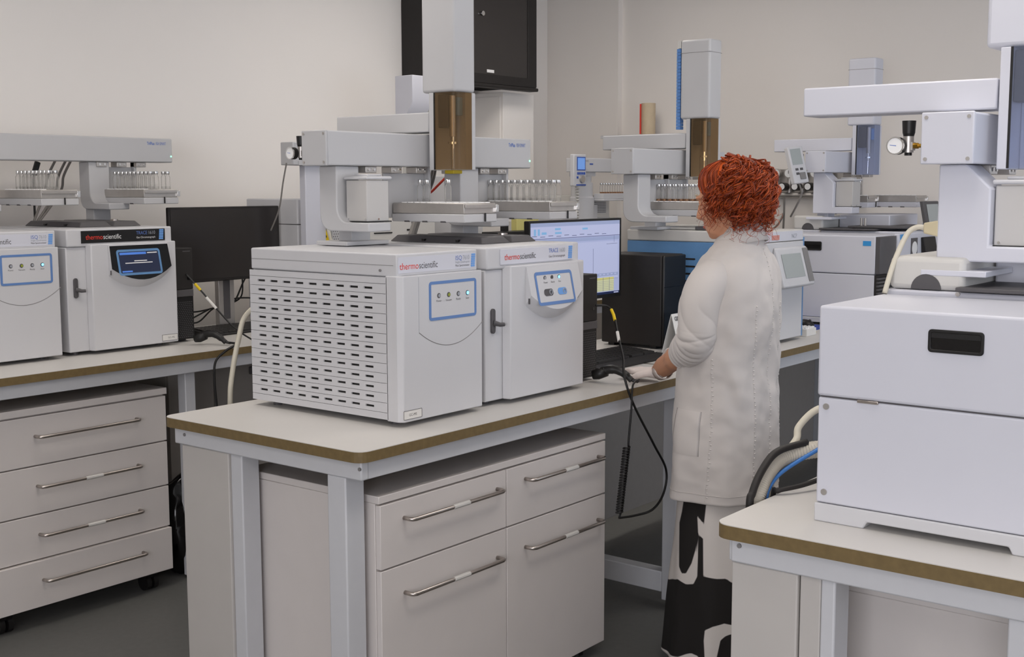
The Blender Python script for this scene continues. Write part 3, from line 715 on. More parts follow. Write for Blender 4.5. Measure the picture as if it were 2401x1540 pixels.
# middle bench sampler
SO = (2.645, 2.82, 1.667)
v2 = [(i, j) for i in range(0, 11) for j in (1, 2)]
sampler(SO, 'grey gantry autosampler with tall amber-window head over the middle bench', tower=.450, topz=.66, legs=(.055, .655), posts=((.12, .02, -.2505), (.67, .02, -.2505)),
    trays=[dict(x=.335, vials=[(4, 2)], vlabel='lone glass vial standing in the near rack below the tall head', vgroup='vials on the middle autosampler', collars=True),
           dict(x=.795, vials=v2, vlabel='vial in the packed rack above the lit monitor', vgroup='vials in the right rack of the middle autosampler')],
    agit=.085, words=True, clamps=(.18, .30, .42, .60, .76, .86), plates=((.30, .50), (.755, .93)))
for j in (0, 1):
    vial((SO[0]+.335+.024+.029*(3), SO[1]+.02-.03*j, SO[2]-.1197), '%s of two vials right of the grey agitator box' % ('left' if j == 0 else 'right'), 'back vials on the middle autosampler')
# left bench sampler
SL = (2.645-.265, 2.82+1.895, 1.667+.045)
va = [(i, j) for i in range(0, 9) for j in (1, 2)]
vb = [(i, j) for i in range(0, 10) for j in (1, 2)]
sampler(SL, 'grey gantry autosampler on the left bench with no head in view', L=1.085, legs=(.08, .665), posts=((.06, .02, -.2705), (.68, .02, -.2705)),
    trays=[dict(x=.262, vials=va, vlabel='vial in the left rack on the left bench', vgroup='vials in the left rack on the left bench'),
           dict(x=.735, w=.175, vials=vb + [(0, 4), (1, 4)], vlabel='vial in the right rack on the left bench', vgroup='vials in the right rack on the left bench')],
    words=True, clamps=(.10, .20, .70, .80, .90), plates=((.02, .20), (.765, .90)), reg=False)
# sampler above the blue-sided instrument
SB = (4.41, 2.83, 1.652)
vbb = [(i, j) for i in range(0, 11) for j in (1, 2)]
sampler(SB, 'grey gantry autosampler with blue cable chain behind the person', L=.80, tower=.40, legs=(.07,), posts=((.22, .02, -.240),), chain=True, reg=False,
    trays=[dict(x=.22, y1=.10, vials=vbb, vlabel='amber vial in the rack left of the red hair', vgroup='amber vials behind the person', liquid='amber'),
           dict(x=.60, w=.185, vials=[(0, 2), (0, 4)], vlabel='empty vial on the rack right of the red hair', vgroup='two vials right of the red hair')],
    clamps=(.20, .34, .46, .60), plates=((.20, .34), (.36, .50)))
# sampler on the far white instrument
SA2 = (5.92, 2.64, 1.668)
sampler(SA2, 'white gantry autosampler with clear window head near the back wall', L=.60, tower=.28, legs=(.05,), posts=((.09, .02, -.24),), agit=.075, body='coolwhite', window='clearwindow', plate_leg=True,
    trays=[dict(x=.48, w=.16, y0=-.30, y1=-.04, vials=[], vlabel='', vgroup=''), dict(x=.27, w=.13, y0=-.12, y1=.03, vials=[(2, 0), (2, 1), (2, 2)], vlabel='vial on the far white sampler', vgroup='vials on the far white sampler')], clamps=(.36, .50))
t = thing('handset', 'white tilted handset with grey screen hanging on the far white sampler', 'handset', (5.83, 2.78, 1.62))
HM = Matrix.Translation((5.84, 2.76, 1.705)) @ Matrix.Rotation(math.radians(-14), 4, 'X') @ Matrix.Rotation(math.radians(-24), 4, 'Z')
def hbox(name, a, b, c, d, e, f, mt, bev=0.0):
    m_ = MB().box(a, b, c, d, e, f); m_.v = [tuple(HM @ Vector(v)) for v in m_.v]; return part(name, m_, mt, t, bev)
hbox('case', -.048, .048, -.012, .018, -.095, .095, 'white', .005); hbox('lcd', -.036, .030, -.0135, -.012, .0, .082, 'screen_grey')
for (a_, b_) in ((-.025, -.018), (.005, -.018), (-.025, -.04)): hbox('key', a_, a_+.018, -.014, -.012, b_-.012, b_, 'darkgrey')
hbox('dial', -.005, .032, -.018, -.012, -.078, -.042, 'midgrey', .008)
part('cord', MB().tube(catmull([(5.85, 2.75, 1.612), (5.86, 2.74, 1.56), (5.87, 2.77, 1.50), (5.95, 2.84, 1.44)]), .005, 6), 'greycable', t, smooth=True)
# sampler on the foreground right instrument
SA1 = (2.63, .845, 1.646)
sampler(SA1, 'white gantry autosampler towering at the right frame edge', L=.90, tower=.090, legs=(.05,), posts=((.09, .02, -.24),), agit=.075, body='coolwhite', window='clearwindow', plate_leg=True,
    trays=(), clamps=(.16, .30))

# ================================================================== WHITE BENCHTOP INSTRUMENTS WITH BLACK GRIP RECESS
def white_ms(x0, yL, zb, lab_ms, lab_gc, front=True):
    yF = yL-.595
    t = thing('mass_spectrometer', lab_ms, 'instrument', (x0, yF, zb))
    B = lambda a, b, c, d, e, f: MB().box(x0+a, x0+b, yL-d, yL-c, zb+e, zb+f)
    # plinth with a cut-out between its feet (polygon seen from the -x side)
    poly = [(yL, zb), (yL-.105, zb), (yL-.112, zb+.014), (yL-.385, zb+.014), (yL-.392, zb), (yF, zb), (yF, zb+.038), (yL, zb+.038)]
    part('plinth', MB().prism(poly, 'x', x0-.003, x0+.33), 'white', t, .003)
    part('lower_panel', B(0, .33, .002, .594, .039, .256), 'coolwhite', t, .004)
    part('upper_cover', B(-.002, .33, .0, .597, .259, .442), 'coolwhite', t, .006, seg=3)
    part('seam', B(.004, .326, .006, .59, .255, .260), 'darkgrey', t)
    part('hinge', B(-.004, .004, .085, .128, .253, .259), 'steel', t, .001)
    for (c, zz) in ((.020, .238), (.020, .062)):
        part('panel_screw', MB().cyl((x0, yL-c, zb+zz), (x0-.003, yL-c, zb+zz), .0065, n=12), 'steelrack', t)
    # grip recess
    a, b, c, d = yL-.326, yL-.222, zb+.366, zb+.410
    g = part('grip_frame', MB().ring(rrect(a, b, c, d, .007), rrect(a+.006, b-.006, c+.006, d-.006, .004), 'x', x0-.006, x0-.001), 'black', t, .0015)
    part('grip_recess', MB().box(x0-.0032, x0-.0018, a+.005, b-.005, c+.005, d-.005), 'blackgloss', g)
    part('grip_flap', MB().box(x0-.0048, x0-.003, a+.006, b-.006, d-.016, d-.006), 'black', g)
    if front:
        part('front_fascia', MB().prism([(x0+.0+.20*k/10, yF-.012-.035*math.sin(PI*(k+1.5)/13)) for k in range(11)] + [(x0+.20, yF-.001), (x0, yF-.001)], 'z', zb+.262, zb+.438), 'darkgrey', t, .002)
        part('lower_fascia', B(.0, .20, .596, .606, .02, .256), 'blackmatte', t)
        for k in range(13): part('louvre', MB().box(x0+.0, x0+.20, yF-.020, yF-.011, zb+.028+k*.0172, zb+.028+k*.0172+.0085), 'darkgrey', t)
        part('brand_patch', B(-.0035, -.002, .535, .575, .395, .418), 'agblue', t)
    # GC beside it
    q = x0+.345; t2 = thing('gas_chromatograph', lab_gc, 'instrument', (q, yF, zb))
    G = lambda a, b, c, d, e, f: MB().box(q+a, q+b, yL-d, yL-c, zb+e, zb+f)
    part('body', G(0, .60, 0, .60, .004, .452), 'coolwhite', t2, .005)
    part('roof_cover', G(.006, .40, .005, .17, .453, .525), 'offwhite', t2, .012, seg=3)
    part('roof_cover', G(.20, .60, .175, .45, .453, .53), 'coolwhite', t2, .006)
    part('roof_plate', G(-.02, .32, .16, .46, .455, .464), 'darkgrey', t2, .002)
    part('roof_plate', G(.02, .45, .30, .59, .466, .476), 'darkgrey', t2, .002)
    n = 14; cc = yL-.088
    part('knock_out', MB().prism([(cc+.033*math.cos(PI*k/n), zb+.455+.033*math.sin(PI*k/n)) for k in range(n+1)], 'x', q+.0045, q+.0065), 'darkgrey', t2)
    part('roof_screw', MB().cyl((q+.08, yL-.13, zb+.525), (q+.08, yL-.13, zb+.555), .007, n=10), 'greyprint', t2)
    part('cover_screw', MB().cyl((q, yL-.16, zb+.448), (q-.003, yL-.16, zb+.448), .005, n=10), 'steelrack', t2)
    for k in range(2): part('pin', MB().cyl((q+.10, yL-.34-.02*k, zb+.476), (q+.10, yL-.34-.02*k, zb+.515), .007, n=10), 'steelrack', t2)
    if front:
        part('front_panel', MB().box(q-.13, q+.60, yF-.03, yF-.003, zb+.004, zb+.448), 'coolwhite', t2, .008)
        s = part('display', MB().hexa([(q+.20, yF-.05, zb+.475), (q+.42, yF-.05, zb+.475), (q+.42, yF-.03, zb+.475), (q+.20, yF-.03, zb+.475), (q+.20, yF-.025, zb+.60), (q+.42, yF-.025, zb+.60), (q+.42, yF-.005, zb+.60), (q+.20, yF-.005, zb+.60)]), 'darkgrey', t2, .004)
        part('display_glass', MB().add([(q+.235, yF-.0482, zb+.49), (q+.40, yF-.0482, zb+.49), (q+.40, yF-.0292, zb+.585), (q+.235, yF-.0292, zb+.585)], [(0, 1, 2, 3)]), 'screen_grey', s)
        part('display_stand', MB().box(q+.26, q+.36, yF-.03, yF-.002, zb+.44, zb+.49), 'coolwhite', t2)
        s = part('lower_display', MB().hexa([(q+.19, yF-.06, zb+.30), (q+.36, yF-.06, zb+.30), (q+.36, yF-.03, zb+.30), (q+.19, yF-.03, zb+.30), (q+.17, yF-.045, zb+.42), (q+.34, yF-.045, zb+.42), (q+.34, yF-.03, zb+.42), (q+.17, yF-.03, zb+.42)]), 'blackmatte', t2, .004)
        for (z0, z1) in ((.318, .42), (.25, .31)):
            part('speaker_plate', MB().box(q+.035, q+.12, yF-.033, yF-.030, zb+z0, zb+z1), 'darkgrey', t2)
            zc = (z0+z1)/2
            part('white_disc', MB().lathe([(.0005, 0), (.034, 0), (.034, -.002), (.0005, -.002)], (q+.078, yF-.033, zb+zc), 20, 'y'), 'whiteprint', t2)
        part('brand_patch', MB().box(q-.11, q-.05, yF-.0315, yF-.030, zb+.418, zb+.443), 'agblue', t2)
    return t
white_ms(2.30, 1.03, ZR, 'white boxy mass spectrometer with black grip recess in the right foreground', 'white gas chromatograph behind the foreground grip-recess box')
white_ms(5.62, 2.84, ZC, 'white boxy mass spectrometer with grey louvred front near the back wall', 'white gas chromatograph with dark display at the end of the far bench')

# ================================================================== BLUE-SIDED INSTRUMENT
bx, by, bz = 4.62, 2.36, .935
t = thing('gas_chromatograph', 'grey and blue instrument with slotted blue side behind the person', 'instrument', (bx, by, bz))
B = lambda a, b, c, d, e, f: MB().box(bx+a, bx+b, by+c, by+d, bz+e, bz+f)
part('body', B(.012, .43, 0, .63, 0, .425), 'offwhite', t, .004)
part('top_cover', B(0, .435, -.012, .635, .426, .475), 'offwhite', t, .006)
part('roof_tray', B(.05, .40, .25, .60, .476, .486), 'offwhite', t, .003)
part('roof_lid', B(.02, .25, .12, .30, .476, .492), 'darkgrey', t, .003)
bp = part('blue_side_panel', B(0, .0115, -.005, .632, .0, .425), 'bluepanel', t, .002)
for k in range(10):
    for j in range(7):
        part('vent_slot', MB().prism(rrect(by+.05+j*.078, by+.10+j*.078, bz+.06+k*.032, bz+.068+k*.032, .004, 2), 'x', bx-.0012, bx+.0005), 'blackmatte', bp)
part('blue_pull', B(-.012, 0, .20, .27, .13, .145), 'bluepanel', bp, .002)
part('blue_edge', B(.431, .445, -.012, .03, 0, .44), 'bluepanel', t, .002)
part('front_door', B(.0, .43, -.014, -.0005, .0, .425), 'white', t, .004)
part('badge_strip', B(.03, .42, -.0135, -.0125, .430, .470), 'coolwhite', t)
part('red_patch', B(.12, .19, -.0150, -.0137, .436, .456), 'palered', t)
text('NCP', .026, (bx+.31, by-.0142, bz+.440), 'lightprint', t)
m = MB().hexa([(bx+.13, by-.075, bz+.235), (bx+.43, by-.075, bz+.235), (bx+.43, by-.0145, bz+.22), (bx+.13, by-.0145, bz+.22), (bx+.13, by-.030, bz+.40), (bx+.43, by-.030, bz+.40), (bx+.43, by-.0145, bz+.405), (bx+.13, by-.0145, bz+.405)])
p = part('control_panel', m, 'white', t, .008, seg=3)
def SPb(a, zz, l): f = (.40-zz)/(.40-.235); return (bx+a, by-.030-.045*f-l, bz+zz)
part('touch_screen', MB().add([SPb(.16, .275, .002), SPb(.35, .275, .002), SPb(.35, .375, .002), SPb(.16, .375, .002)], [(0, 1, 2, 3)]), 'screen_grey', p)
part('side_strip', MB().add([SPb(.375, .25, .002), SPb(.425, .25, .002), SPb(.425, .395, .002), SPb(.375, .395, .002)], [(0, 1, 2, 3)]), 'midgrey', p)

# ================================================================== SMALL INSTRUMENT WITH ROUND COLUMN AND HANDSET (far end, left wall)
sx, sy, sz = 5.93, 4.22, ZL
t = thing('gas_chromatograph', 'pale instrument with yellow hazard mark and perforated panels near the pillar', 'instrument', (sx, sy, sz))
B = lambda a, b, c, d, e, f: MB().box(sx+a, sx+b, sy+c, sy+d, sz+e, sz+f)
part('body', B(.0, .44, .0, .50, .002, .44), 'offwhite', t, .004)
part('upper_body', B(.18, .44, .04, .50, .441, .60), 'offwhite', t, .004)
part('band', B(.16, .445, .035, .50, .41, .465), 'samplergrey', t, .004)
vp = part('vent_panel', B(.24, .40, .036, .040, .49, .575), 'samplergrey', t)
for k in range(8):
    for j in range(12):
        part('vent_hole', MB().box(sx+.245+j*.0125, sx+.251+j*.0125, sy+.0345, sy+.036, sz+.495+k*.0098, sz+.4995+k*.0098), 'darkgrey', vp)
part('hazard_mark', MB().prism(rrect(sx+.185, sx+.235, sz+.525, sz+.570, .015), 'y', sy+.037, sy+.0398), 'yellow', t)
part('hazard_symbol', MB().lathe([(.0005, 0), (.008, 0), (.008, -.001), (.0005, -.001)], (sx+.222, sy+.0368, sz+.548), 10, 'y'), 'redprint', t)
t = thing('autosampler', 'white column autosampler with blue stripe beam beside the pillar', 'autosampler', (sx, sy, sz))
part('beam', MB().box(sx+.06, sx+.52, sy-.02, sy+.10, 1.685, 1.768), 'white', t, .005)
part('logo_stripe', MB().box(sx+.09, sx+.17, sy-.0215, sy-.0205, 1.728, 1.736), 'shblue', t); text('AOC', .016, (sx+.09, sy-.0212, 1.745), 'greyprint', t)
part('column', MB().lathe([(.075, 0), (.075, .14), (.066, .15), (.066, .23), (.056, .235), (.060, .28), (.060, .295)], (sx+.17, sy+.06, 1.39), 24), 'white', t, smooth=35)
part('column_neck', MB().box(sx+.12, sx+.23, sy+.0, sy+.12, 1.66, 1.685), 'white', t, .003)
part('column_side', MB().box(sx+.235, sx+.28, sy+.02, sy+.1, 1.39, 1.49), 'white', t, .003)
part('rack_shelf', MB().box(sx+.22, sx+.52, sy-.07, sy+.02, 1.512, 1.524), 'white', t, .003)
part('vial_rack', MB().box(sx+.225, sx+.505, sy-.06, sy+.01, 1.525, 1.556), 'white', t, .002)
for k in range(10):
    vial((sx+.245+k*.027, sy-.03, 1.5565), '%s amber vial from the left on the small white rack near the pillar' % ORD[k], 'amber vials near the pillar', 'amber', .82)
t = thing('handset', 'white handset with blue screen and dial hanging left of the column sampler', 'handset', (sx-.10, sy-.05, 1.60))
hx, hy = sx-.125, sy-.06
part('case', MB().box(hx, hx+.125, hy-.03, hy, 1.60, 1.785), 'white', t, .006, seg=3)
part('lcd', MB().box(hx+.03, hx+.115, hy-.0315, hy-.030, 1.692, 1.770), 'shblue', t); part('lcd_glass', MB().box(hx+.037, hx+.108, hy-.0322, hy-.0315, 1.698, 1.764), 'screen_lcd', t)
for k in range(4): part('key', MB().box(hx+.033+k*.021, hx+.048+k*.021, hy-.033, hy-.030, 1.668, 1.682), 'shblue', t)
part('key', MB().box(hx+.028, hx+.043, hy-.033, hy-.030, 1.645, 1.658), 'shblue', t)
part('dial', MB().lathe([(.0005, 0), (.024, 0), (.022, -.012), (.0005, -.012)], (hx+.078, hy-.030, 1.642), 20, 'y'), 'steelrack', t, smooth=35)
part('stripe', MB().box(hx+.025, hx+.12, hy-.0315, hy-.030, 1.604, 1.612), 'shblue', t)
part('bracket', MB().box(hx+.09, hx+.20, hy-.002, hy+.05, 1.70, 1.74), 'white', t)
hel = [(hx+.06+.010*math.cos(k*.9), hy-.01+.010*math.sin(k*.9), 1.60-.0024*k) for k in range(80)]
part('coiled_cord', MB().tube(hel, .004, 5), 'offwhite', t, smooth=True)

# ================================================================== ECD INSTRUMENT ON THE LEFT BENCH (behind the middle sampler)
ex, ey, ez = 3.98, 4.36, ZL
t = thing('gas_chromatograph', 'pale grey instrument with yellow radiation triangle on the left bench', 'instrument', (ex, ey, ez))
B = lambda a, b, c, d, e, f: MB().box(ex+a, ex+b, ey+c, ey+d, ez+e, ez+f)
part('body', B(.02, .88, .0, .38, .002, .485), 'offwhite', t, .005)
part('roof_cover', B(.02, .50, .02, .38, .488, .588), 'samplergrey', t, .005)
part('roof_lip', B(.03, .52, -.004, .38, .589, .598), 'white', t, .002)
part('seam', B(.019, .30, -.001, .01, .4845, .489), 'darkgrey', t)
part('side_panel', B(-.075, .018, .01, .38, .002, .60), 'white', t, .006)
part('side_panel_seam', B(-.0755, .0, .0095, .37, .478, .482), 'darkgrey', t)
tri = lambda s: [(ex+.055-.055*s+.02, ez+.428-.048*s), (ex+.055+.055*s+.02, ez+.428-.048*s), (ex+.055+.02, ez+.428+.062*s)]
k = part('radiation_sign', MB().prism(tri(1), 'y', ey-.003, ey-.001), 'blackmatte', t); part('sign_field', MB().prism(tri(.86), 'y', ey-.0035, ey-.003), 'yellow', k)
for a in (90, 210, 330):
    c0 = (ex+.075, ez+.412); pl = [c0] + [(c0[0]+.021*math.cos(math.radians(-a+d)), c0[1]+.021*math.sin(math.radians(-a+d))) for d in (-24, -8, 8, 24)]
    part('trefoil_blade', MB().prism(pl, 'y', ey-.0042, ey-.0036), 'blackmatte', k)
vp = part('vent_panel', B(.13, .30, -.004, -.001, .36, .475), 'samplergrey', t)
for r_ in range(9):
    for c_ in range(12):
        part('vent_hole', MB().cyl((ex+.138+c_*.0135+(.006 if r_ % 2 else 0), ey-.0045, ez+.366+r_*.0125), (ex+.138+c_*.0135+(.006 if r_ % 2 else 0), ey-.004, ez+.366+r_*.0125), .0028, n=6), 'darkgrey', vp)
part('drawer_slot', B(.42, .55, -.003, .001, .42, .426), 'black', t); part('drawer_slot', B(.66, .74, -.003, .001, .43, .438), 'black', t)
pl = part('beige_plug', B(.085, .16, -.03, .01, .605, .665), 'beigeplug', t, .006); part('orange_tag', B(.10, .16, -.032, -.03, .668, .68), 'yellow', t)
t = thing('sampler_stand', 'white upright stand with grey head box on the left bench', 'stand', (3.90, 4.36, ZL))
part('column', MB().box(3.885, 4.01, 4.29, 4.33, ZL+.001, 1.71), 'coolwhite', t, .004)
part('head_box', MB().box(3.80, 4.0, 4.275, 4.36, 1.70, 1.805), 'samplergrey', t, .004)
part('head_lip', MB().box(3.83, 4.0, 4.27, 4.37, 1.70, 1.72), 'samplergrey', t)
cable('power_lead', [(4.06, 4.33, 1.58), (4.02, 4.30, 1.56), (4.0, 4.28, 1.45), (4.02, 4.26, 1.33), (4.08, 4.26, 1.24)], .008, 'beigecable', 'beige lead dropping in front of the radiation triangle')
cable('signal_lead', [(3.80, 4.32, 1.71), (3.785, 4.33, 1.62), (3.775, 4.35, 1.50), (3.765, 4.40, 1.40)], .004, 'greycable', 'dark lead hanging from the grey head box')
# white tall sampler head far back
t = thing('sampler_tower', 'white angled sampler head on a tall post in front of the wall rack', 'instrument', (4.90, 4.55, ZL))
part('head', MB().prism([(4.535, 2.195), (4.665, 2.195), (4.665, 1.985), (4.58, 1.985), (4.535, 2.05)], 'x', 4.885, 5.04), 'coolwhite', t, .004)
part('post', MB().box(4.93, 5.02, 4.59, 4.66, ZL+.002, 1.985), 'offwhite', t, .004)
# devices between: white box with blue stripe
t = thing('syringe_pump', 'small white device with blue stripe behind the middle sampler', 'instrument', (5.12, 4.35, ZL))
part('case', MB().box(5.06, 5.26, 4.36, 4.6, ZL, 1.66), 'white', t, .005); part('stripe', MB().box(5.065, 5.255, 4.357, 4.36, 1.572, 1.582), 'shblue', t)
part('round_knob', MB().lathe([(.0005, 0), (.03, 0), (.028, -.015), (.0005, -.015)], (5.15, 4.36, 1.625), 18, 'y'), 'midgrey', t, smooth=35)

# ================================================================== WALL FIXTURES
t = thing('wall_rack', 'black wall-mounted network rack with smoked glass door', 'cabinet', (5.40, 4.65, 2.2))
RX0, RX1, RY, RZ0, RZ1 = 5.40, 6.15, 4.66, 2.205, 2.95
part('body', MB().box(RX0, RX1-.02, RY+.03, YW-.001, RZ0+.004, RZ1), 'blackmatte', t, .004)
part('side_seam', MB().box(RX0-.001, RX0+.002, RY+.20, RY+.203, RZ0+.01, RZ1), 'black', t)
d = part('door_frame', MB().ring(rrect(RX0, RX1, RZ0, RZ1, .01), rrect(RX0+.09, RX1-.085, RZ0+.055, RZ1-.06, .004), 'y', RY, RY+.029), 'blackmatte', t, .003)
part('glass_door', MB().box(RX0+.088, RX1-.083, RY+.006, RY+.014, RZ0+.053, RZ1-.058), 'smokeglass', d)
part('name_plate', MB().box(RX0+.27, RX0+.335, RY+.003, RY+.0055, RZ0+.065, RZ0+.082), 'whiteprint', d)
part('lock', MB().cyl((RX0+.225, RY+.001, 2.605), (RX0+.225, RY-.008, 2.605), .014, n=14), 'chrome', d)
part('bottom_lip', MB().box(RX0, RX1+.004, RY-.012, RY+.06, RZ0-.022, RZ0-.001), 'blackmatte', t, .006)
t = thing('cable_duct', 'white boxed riser on the wall below the black rack', 'duct', (6.0, 4.75, 0))
part('body', MB().box(5.94, 6.25, 4.76, YW-.001, 0.001, 2.175), 'wall', t, .003)
part('access_cover', MB().box(5.934, 5.9395, 4.78, 5.07, 1.2, 2.15), 'wall', t, .001)
tag(part('paper_tube', MB().lathe([(.001, 0), (.045, 0), (.045, .20), (.038, .20), (.038, .19), (.001, .19)], (6.75, 4.22, 1.925), 20), 'brownbeige', smooth=35), 'beige upright tube with red stripe on a shelf by the back wall', 'tube')
tube = bpy.data.objects['paper_tube']
part('red_stripe', MB().box(6.703, 6.707, 4.246, 4.256, 1.93, 2.12), 'redprint', tube)
t = thing('wall_shelf', 'white shelf on the back wall under the beige tube', 'shelf', (6.75, 4.2, 1.9)); part('board', MB().box(6.62, XW, 3.9, 4.5, 1.905, 1.9245), 'white', t, .002)
t = thing('gas_regulator_station', 'row of gas regulators with gauges on the back wall', 'regulator panel', (6.85, 3.2, 1.6))
part('mounting_plate', MB().box(XW-.02, XW-.001, 2.85, 3.55, 1.53, 1.70), 'steelrack', t, .002)
part('manifold_pipe', MB().cyl((XW-.05, 2.86, 1.545), (XW-.05, 3.54, 1.545), .018, n=12), 'steelrack', t, smooth=35)
for k in range(6):
    gy = 3.46-k*.083
    r_ = part('regulator', MB().cyl((XW-.05, gy-.012, 1.545), (XW-.05, gy-.012, 1.645), .012, n=10).cyl((XW-.02, gy, 1.595), (XW-.075, gy, 1.595), .022, n=14), 'steelrack', t, smooth=35)
    part('regulator_knob', MB().cyl((XW-.075, gy, 1.595), (XW-.13, gy, 1.595), .024, n=16), 'black', r_, smooth=35)
    part('knob_disc', MB().cyl((XW-.13, gy, 1.595), (XW-.132, gy, 1.595), .019, n=16), 'whiteprint', r_)
    part('gauge', MB().lathe([(.001, 0), (.028, 0), (.028, -.022), (.001, -.022)], (XW-.05, gy-.014, 1.675), 18, 'x'), 'steelrack', r_, smooth=35)
    part('gauge_face', MB().lathe([(.001, -.0222), (.024, -.0222), (.024, -.0228), (.001, -.0228)], (XW-.05, gy-.014, 1.675), 18, 'x'), 'whiteprint', r_)
    part('gauge_needle', MB().box(XW-.0738, XW-.073, gy-.016, gy-.012, 1.672, 1.692), 'greyprint', r_)
for k, (pts) in enumerate(([(6.82, 3.30, 1.53), (6.8, 3.29, 1.40), (6.8, 3.3, 1.15)], [(6.8, 3.42, 1.38), (6.78, 3.36, 1.34), (6.78, 3.31, 1.38), (6.8, 3.29, 1.44)], [(6.82, 3.02, 1.53), (6.8, 3.03, 1.38), (6.78, 2.99, 1.34), (6.8, 2.96, 1.44), (6.82, 2.95, 1.53)], [(6.85, 2.90, 1.54), (6.84, 2.88, 1.4), (6.84, 2.84, 1.36), (6.85, 2.86, 1.54)])):
    cable('gas_line', pts, .006, 'greycable', ('thin dark gas line running straight down from the wall gauges', 'short dark gas line looped left of the wall gauges', 'dark gas line looped below the middle wall gauges', 'dark gas line curling at the right end of the wall gauges')[k])

# ================================================================== COMPUTERS
def slim_pc(O, label, h=.375, w=.092, dep=.30):
    x, y, z = O; t = thing('computer', label, 'computer', (x, y, z))
    part('case', MB().box(x, x+w, y+.012, y+dep, z+.012, z+h), 'blackmatte', t, .003)
    part('front_bezel', MB().box(x, x+w, y, y+.0115, z+h*.56, z+h), 'blackmatte', t, .003)
    part('grey_band', MB().box(x, x+w, y-.001, y+.0115, z+h*.485, z+h*.558), 'darkgrey', t, .002)
    part('mesh_front', MB().box(x, x+w, y+.003, y+.0115, z+.012, z+h*.483), 'black', t)
    m = MB()
    for a in range(8):
        for b in range(20): m.box(x+.008+a*.0098+(.004 if b % 2 else 0), x+.0125+a*.0098+(.004 if b % 2 else 0), y+.002, y+.003, z+.02+b*.0078, z+.0235+b*.0078)
    part('mesh_holes', m, 'darkgrey', t, kind='stuff')
    for q in (.05, dep-.05): part('foot', MB().box(x+.01, x+w-.01, y+q, y+q+.03, z, z+.0125), 'black', t)
    part('maker_mark', MB().box(x+w-.05, x+w-.012, y-.0006, y+.0002, z+h-.016, z+h-.012), 'darkgrey', t)
    part('port', MB().box(x+w-.03, x+w-.018, y-.001, y+.0004, z+h*.66, z+h*.69), 'blackgloss', t)
    return t
slim_pc((3.462, 2.425, ZC), 'slim black computer standing beside the button-panel chromatograph on the middle bench')
slim_pc((3.152, 4.30, ZL), 'slim black computer standing beside the touch-screen chromatograph on the left bench', h=.40)
x, y, z = 4.362, 2.655, ZC
t = thing('computer', 'large black tower computer right of the lit monitor', 'computer', (x, y, z))
part('case', MB().box(x, x+.18, y, y+.30, z+.012, z+.395), 'blackmatte', t, .006); part('front_bezel', MB().box(x+.001, x+.179, y-.012, y-.0005, z+.014, z+.393), 'black', t, .006)
part('seam', MB().box(x+.002, x+.178, y-.0128, y-.0118, z+.26, z+.262), 'blackgloss', t)
for q in (.03, .24): part('foot', MB().box(x+.01, x+.17, y+q, y+q+.03, z, z+.0125), 'black', t)
def monitor(O, label, W_, H_, zb, zd, stand_x, lit, tilt=0.0, standz=0.0):
    # O: lower-left corner of panel on the -y (screen) side
    x, y, z = O; t = thing('monitor', label, 'monitor', (stand_x, y+.08, zd))
    part('housing', MB().box(x, x+W_, y, y+.022, z, z+H_), 'blackmatte', t, .004)
    part('rear_bulge', MB().box(x+W_*.25, x+W_*.75, y+.022, y+.055, z+.06, z+H_-.06), 'blackmatte', t, .01)
    if lit: part('bezel', MB().ring(rrect(x, x+W_, z, z+H_, .004), rrect(x+.009, x+W_-.009, z+.014, z+H_-.009, .002), 'y', y-.004, y-.0002), 'black', t)
    s = part('screen', MB().box(x+.008, x+W_-.008, y-.0015, y-.0003, z+.013, z+H_-.008), 'screen_base' if lit else 'smokeglass', t)
    part('stand_neck', MB().box(stand_x-.045, stand_x+.045, y+.056, y+.085, zd+.012, z+H_*.5), 'steelrack', t, .003)
    part('stand_slot', MB().box(stand_x-.018, stand_x+.018, y+.054, y+.056, zd+.05, z+H_*.3), 'darkgrey', t)
    part('stand_foot', MB().prism(rrect(stand_x-.11, stand_x+.11, y-.03, y+.16, .02), 'z', zd, zd+.012), 'steelrack', t, .002)
    return t, s
t, s = monitor((3.655, 2.81, 1.145), 'switched-on monitor showing a chromatogram and yellow table', .63, .325, 0, ZC, 3.97, True)
def scr(name, u0, u1, v0, v1, mt, lift=.0004):
    X0, Z0, WW, HH = 3.663, 1.158, .614, .304
    return part(name, MB().box(X0+u0*WW, X0+u1*WW, 2.8085-lift-.0002, 2.8085-lift+.0001, Z0+(1-v1)*HH, Z0+(1-v0)*HH), mt, s)
scr('title_bar', 0, 1, 0, .05, 'screen_bar'); scr('ribbon', 0, 1, .055, .20, 'screen_pale'); scr('ribbon_line', 0, 1, .20, .207, 'screen_line'); scr('toolbar', 0, 1, .215, .26, 'screen_bar')
for (a, b, c, d) in ((.26, .32, .075, .10), (.26, .33, .125, .15), (.56, .62, .085, .11), (.12, .17, .12, .15), (.18, .22, .26, .36), (.33, .38, .27, .36), (.04, .06, .08, .16), (.08, .10, .08, .16)): scr('icon', a, b, c, d, 'screen_cyan', .0008)
for k in range(10): scr('ribbon_text', .02+k*.085, .07+k*.085, .165+.01*(k % 2), .172+.01*(k % 2), 'screen_line', .0008)
scr('chart_area', .02, .98, .28, .80, 'screen_pale', .0006)
scr('peak_line', .683, .686, .37, .70, 'screen_line', .001); scr('peak_line', .285, .288, .25, .38, 'screen_line', .001); scr('peak_line', .93, .932, .20, .30, 'screen_line', .001); scr('axis_line', .84, .97, .315, .319, 'screen_line', .001)
scr('axis_line', .02, .98, .79, .794, 'screen_line', .001); scr('tab_row', .02, .98, .71, .75, 'screen_bar', .0008)
for k in range(14): scr('tab_mark', .35+k*.045, .375+k*.045, .72, .735, 'screen_pale', .0012)
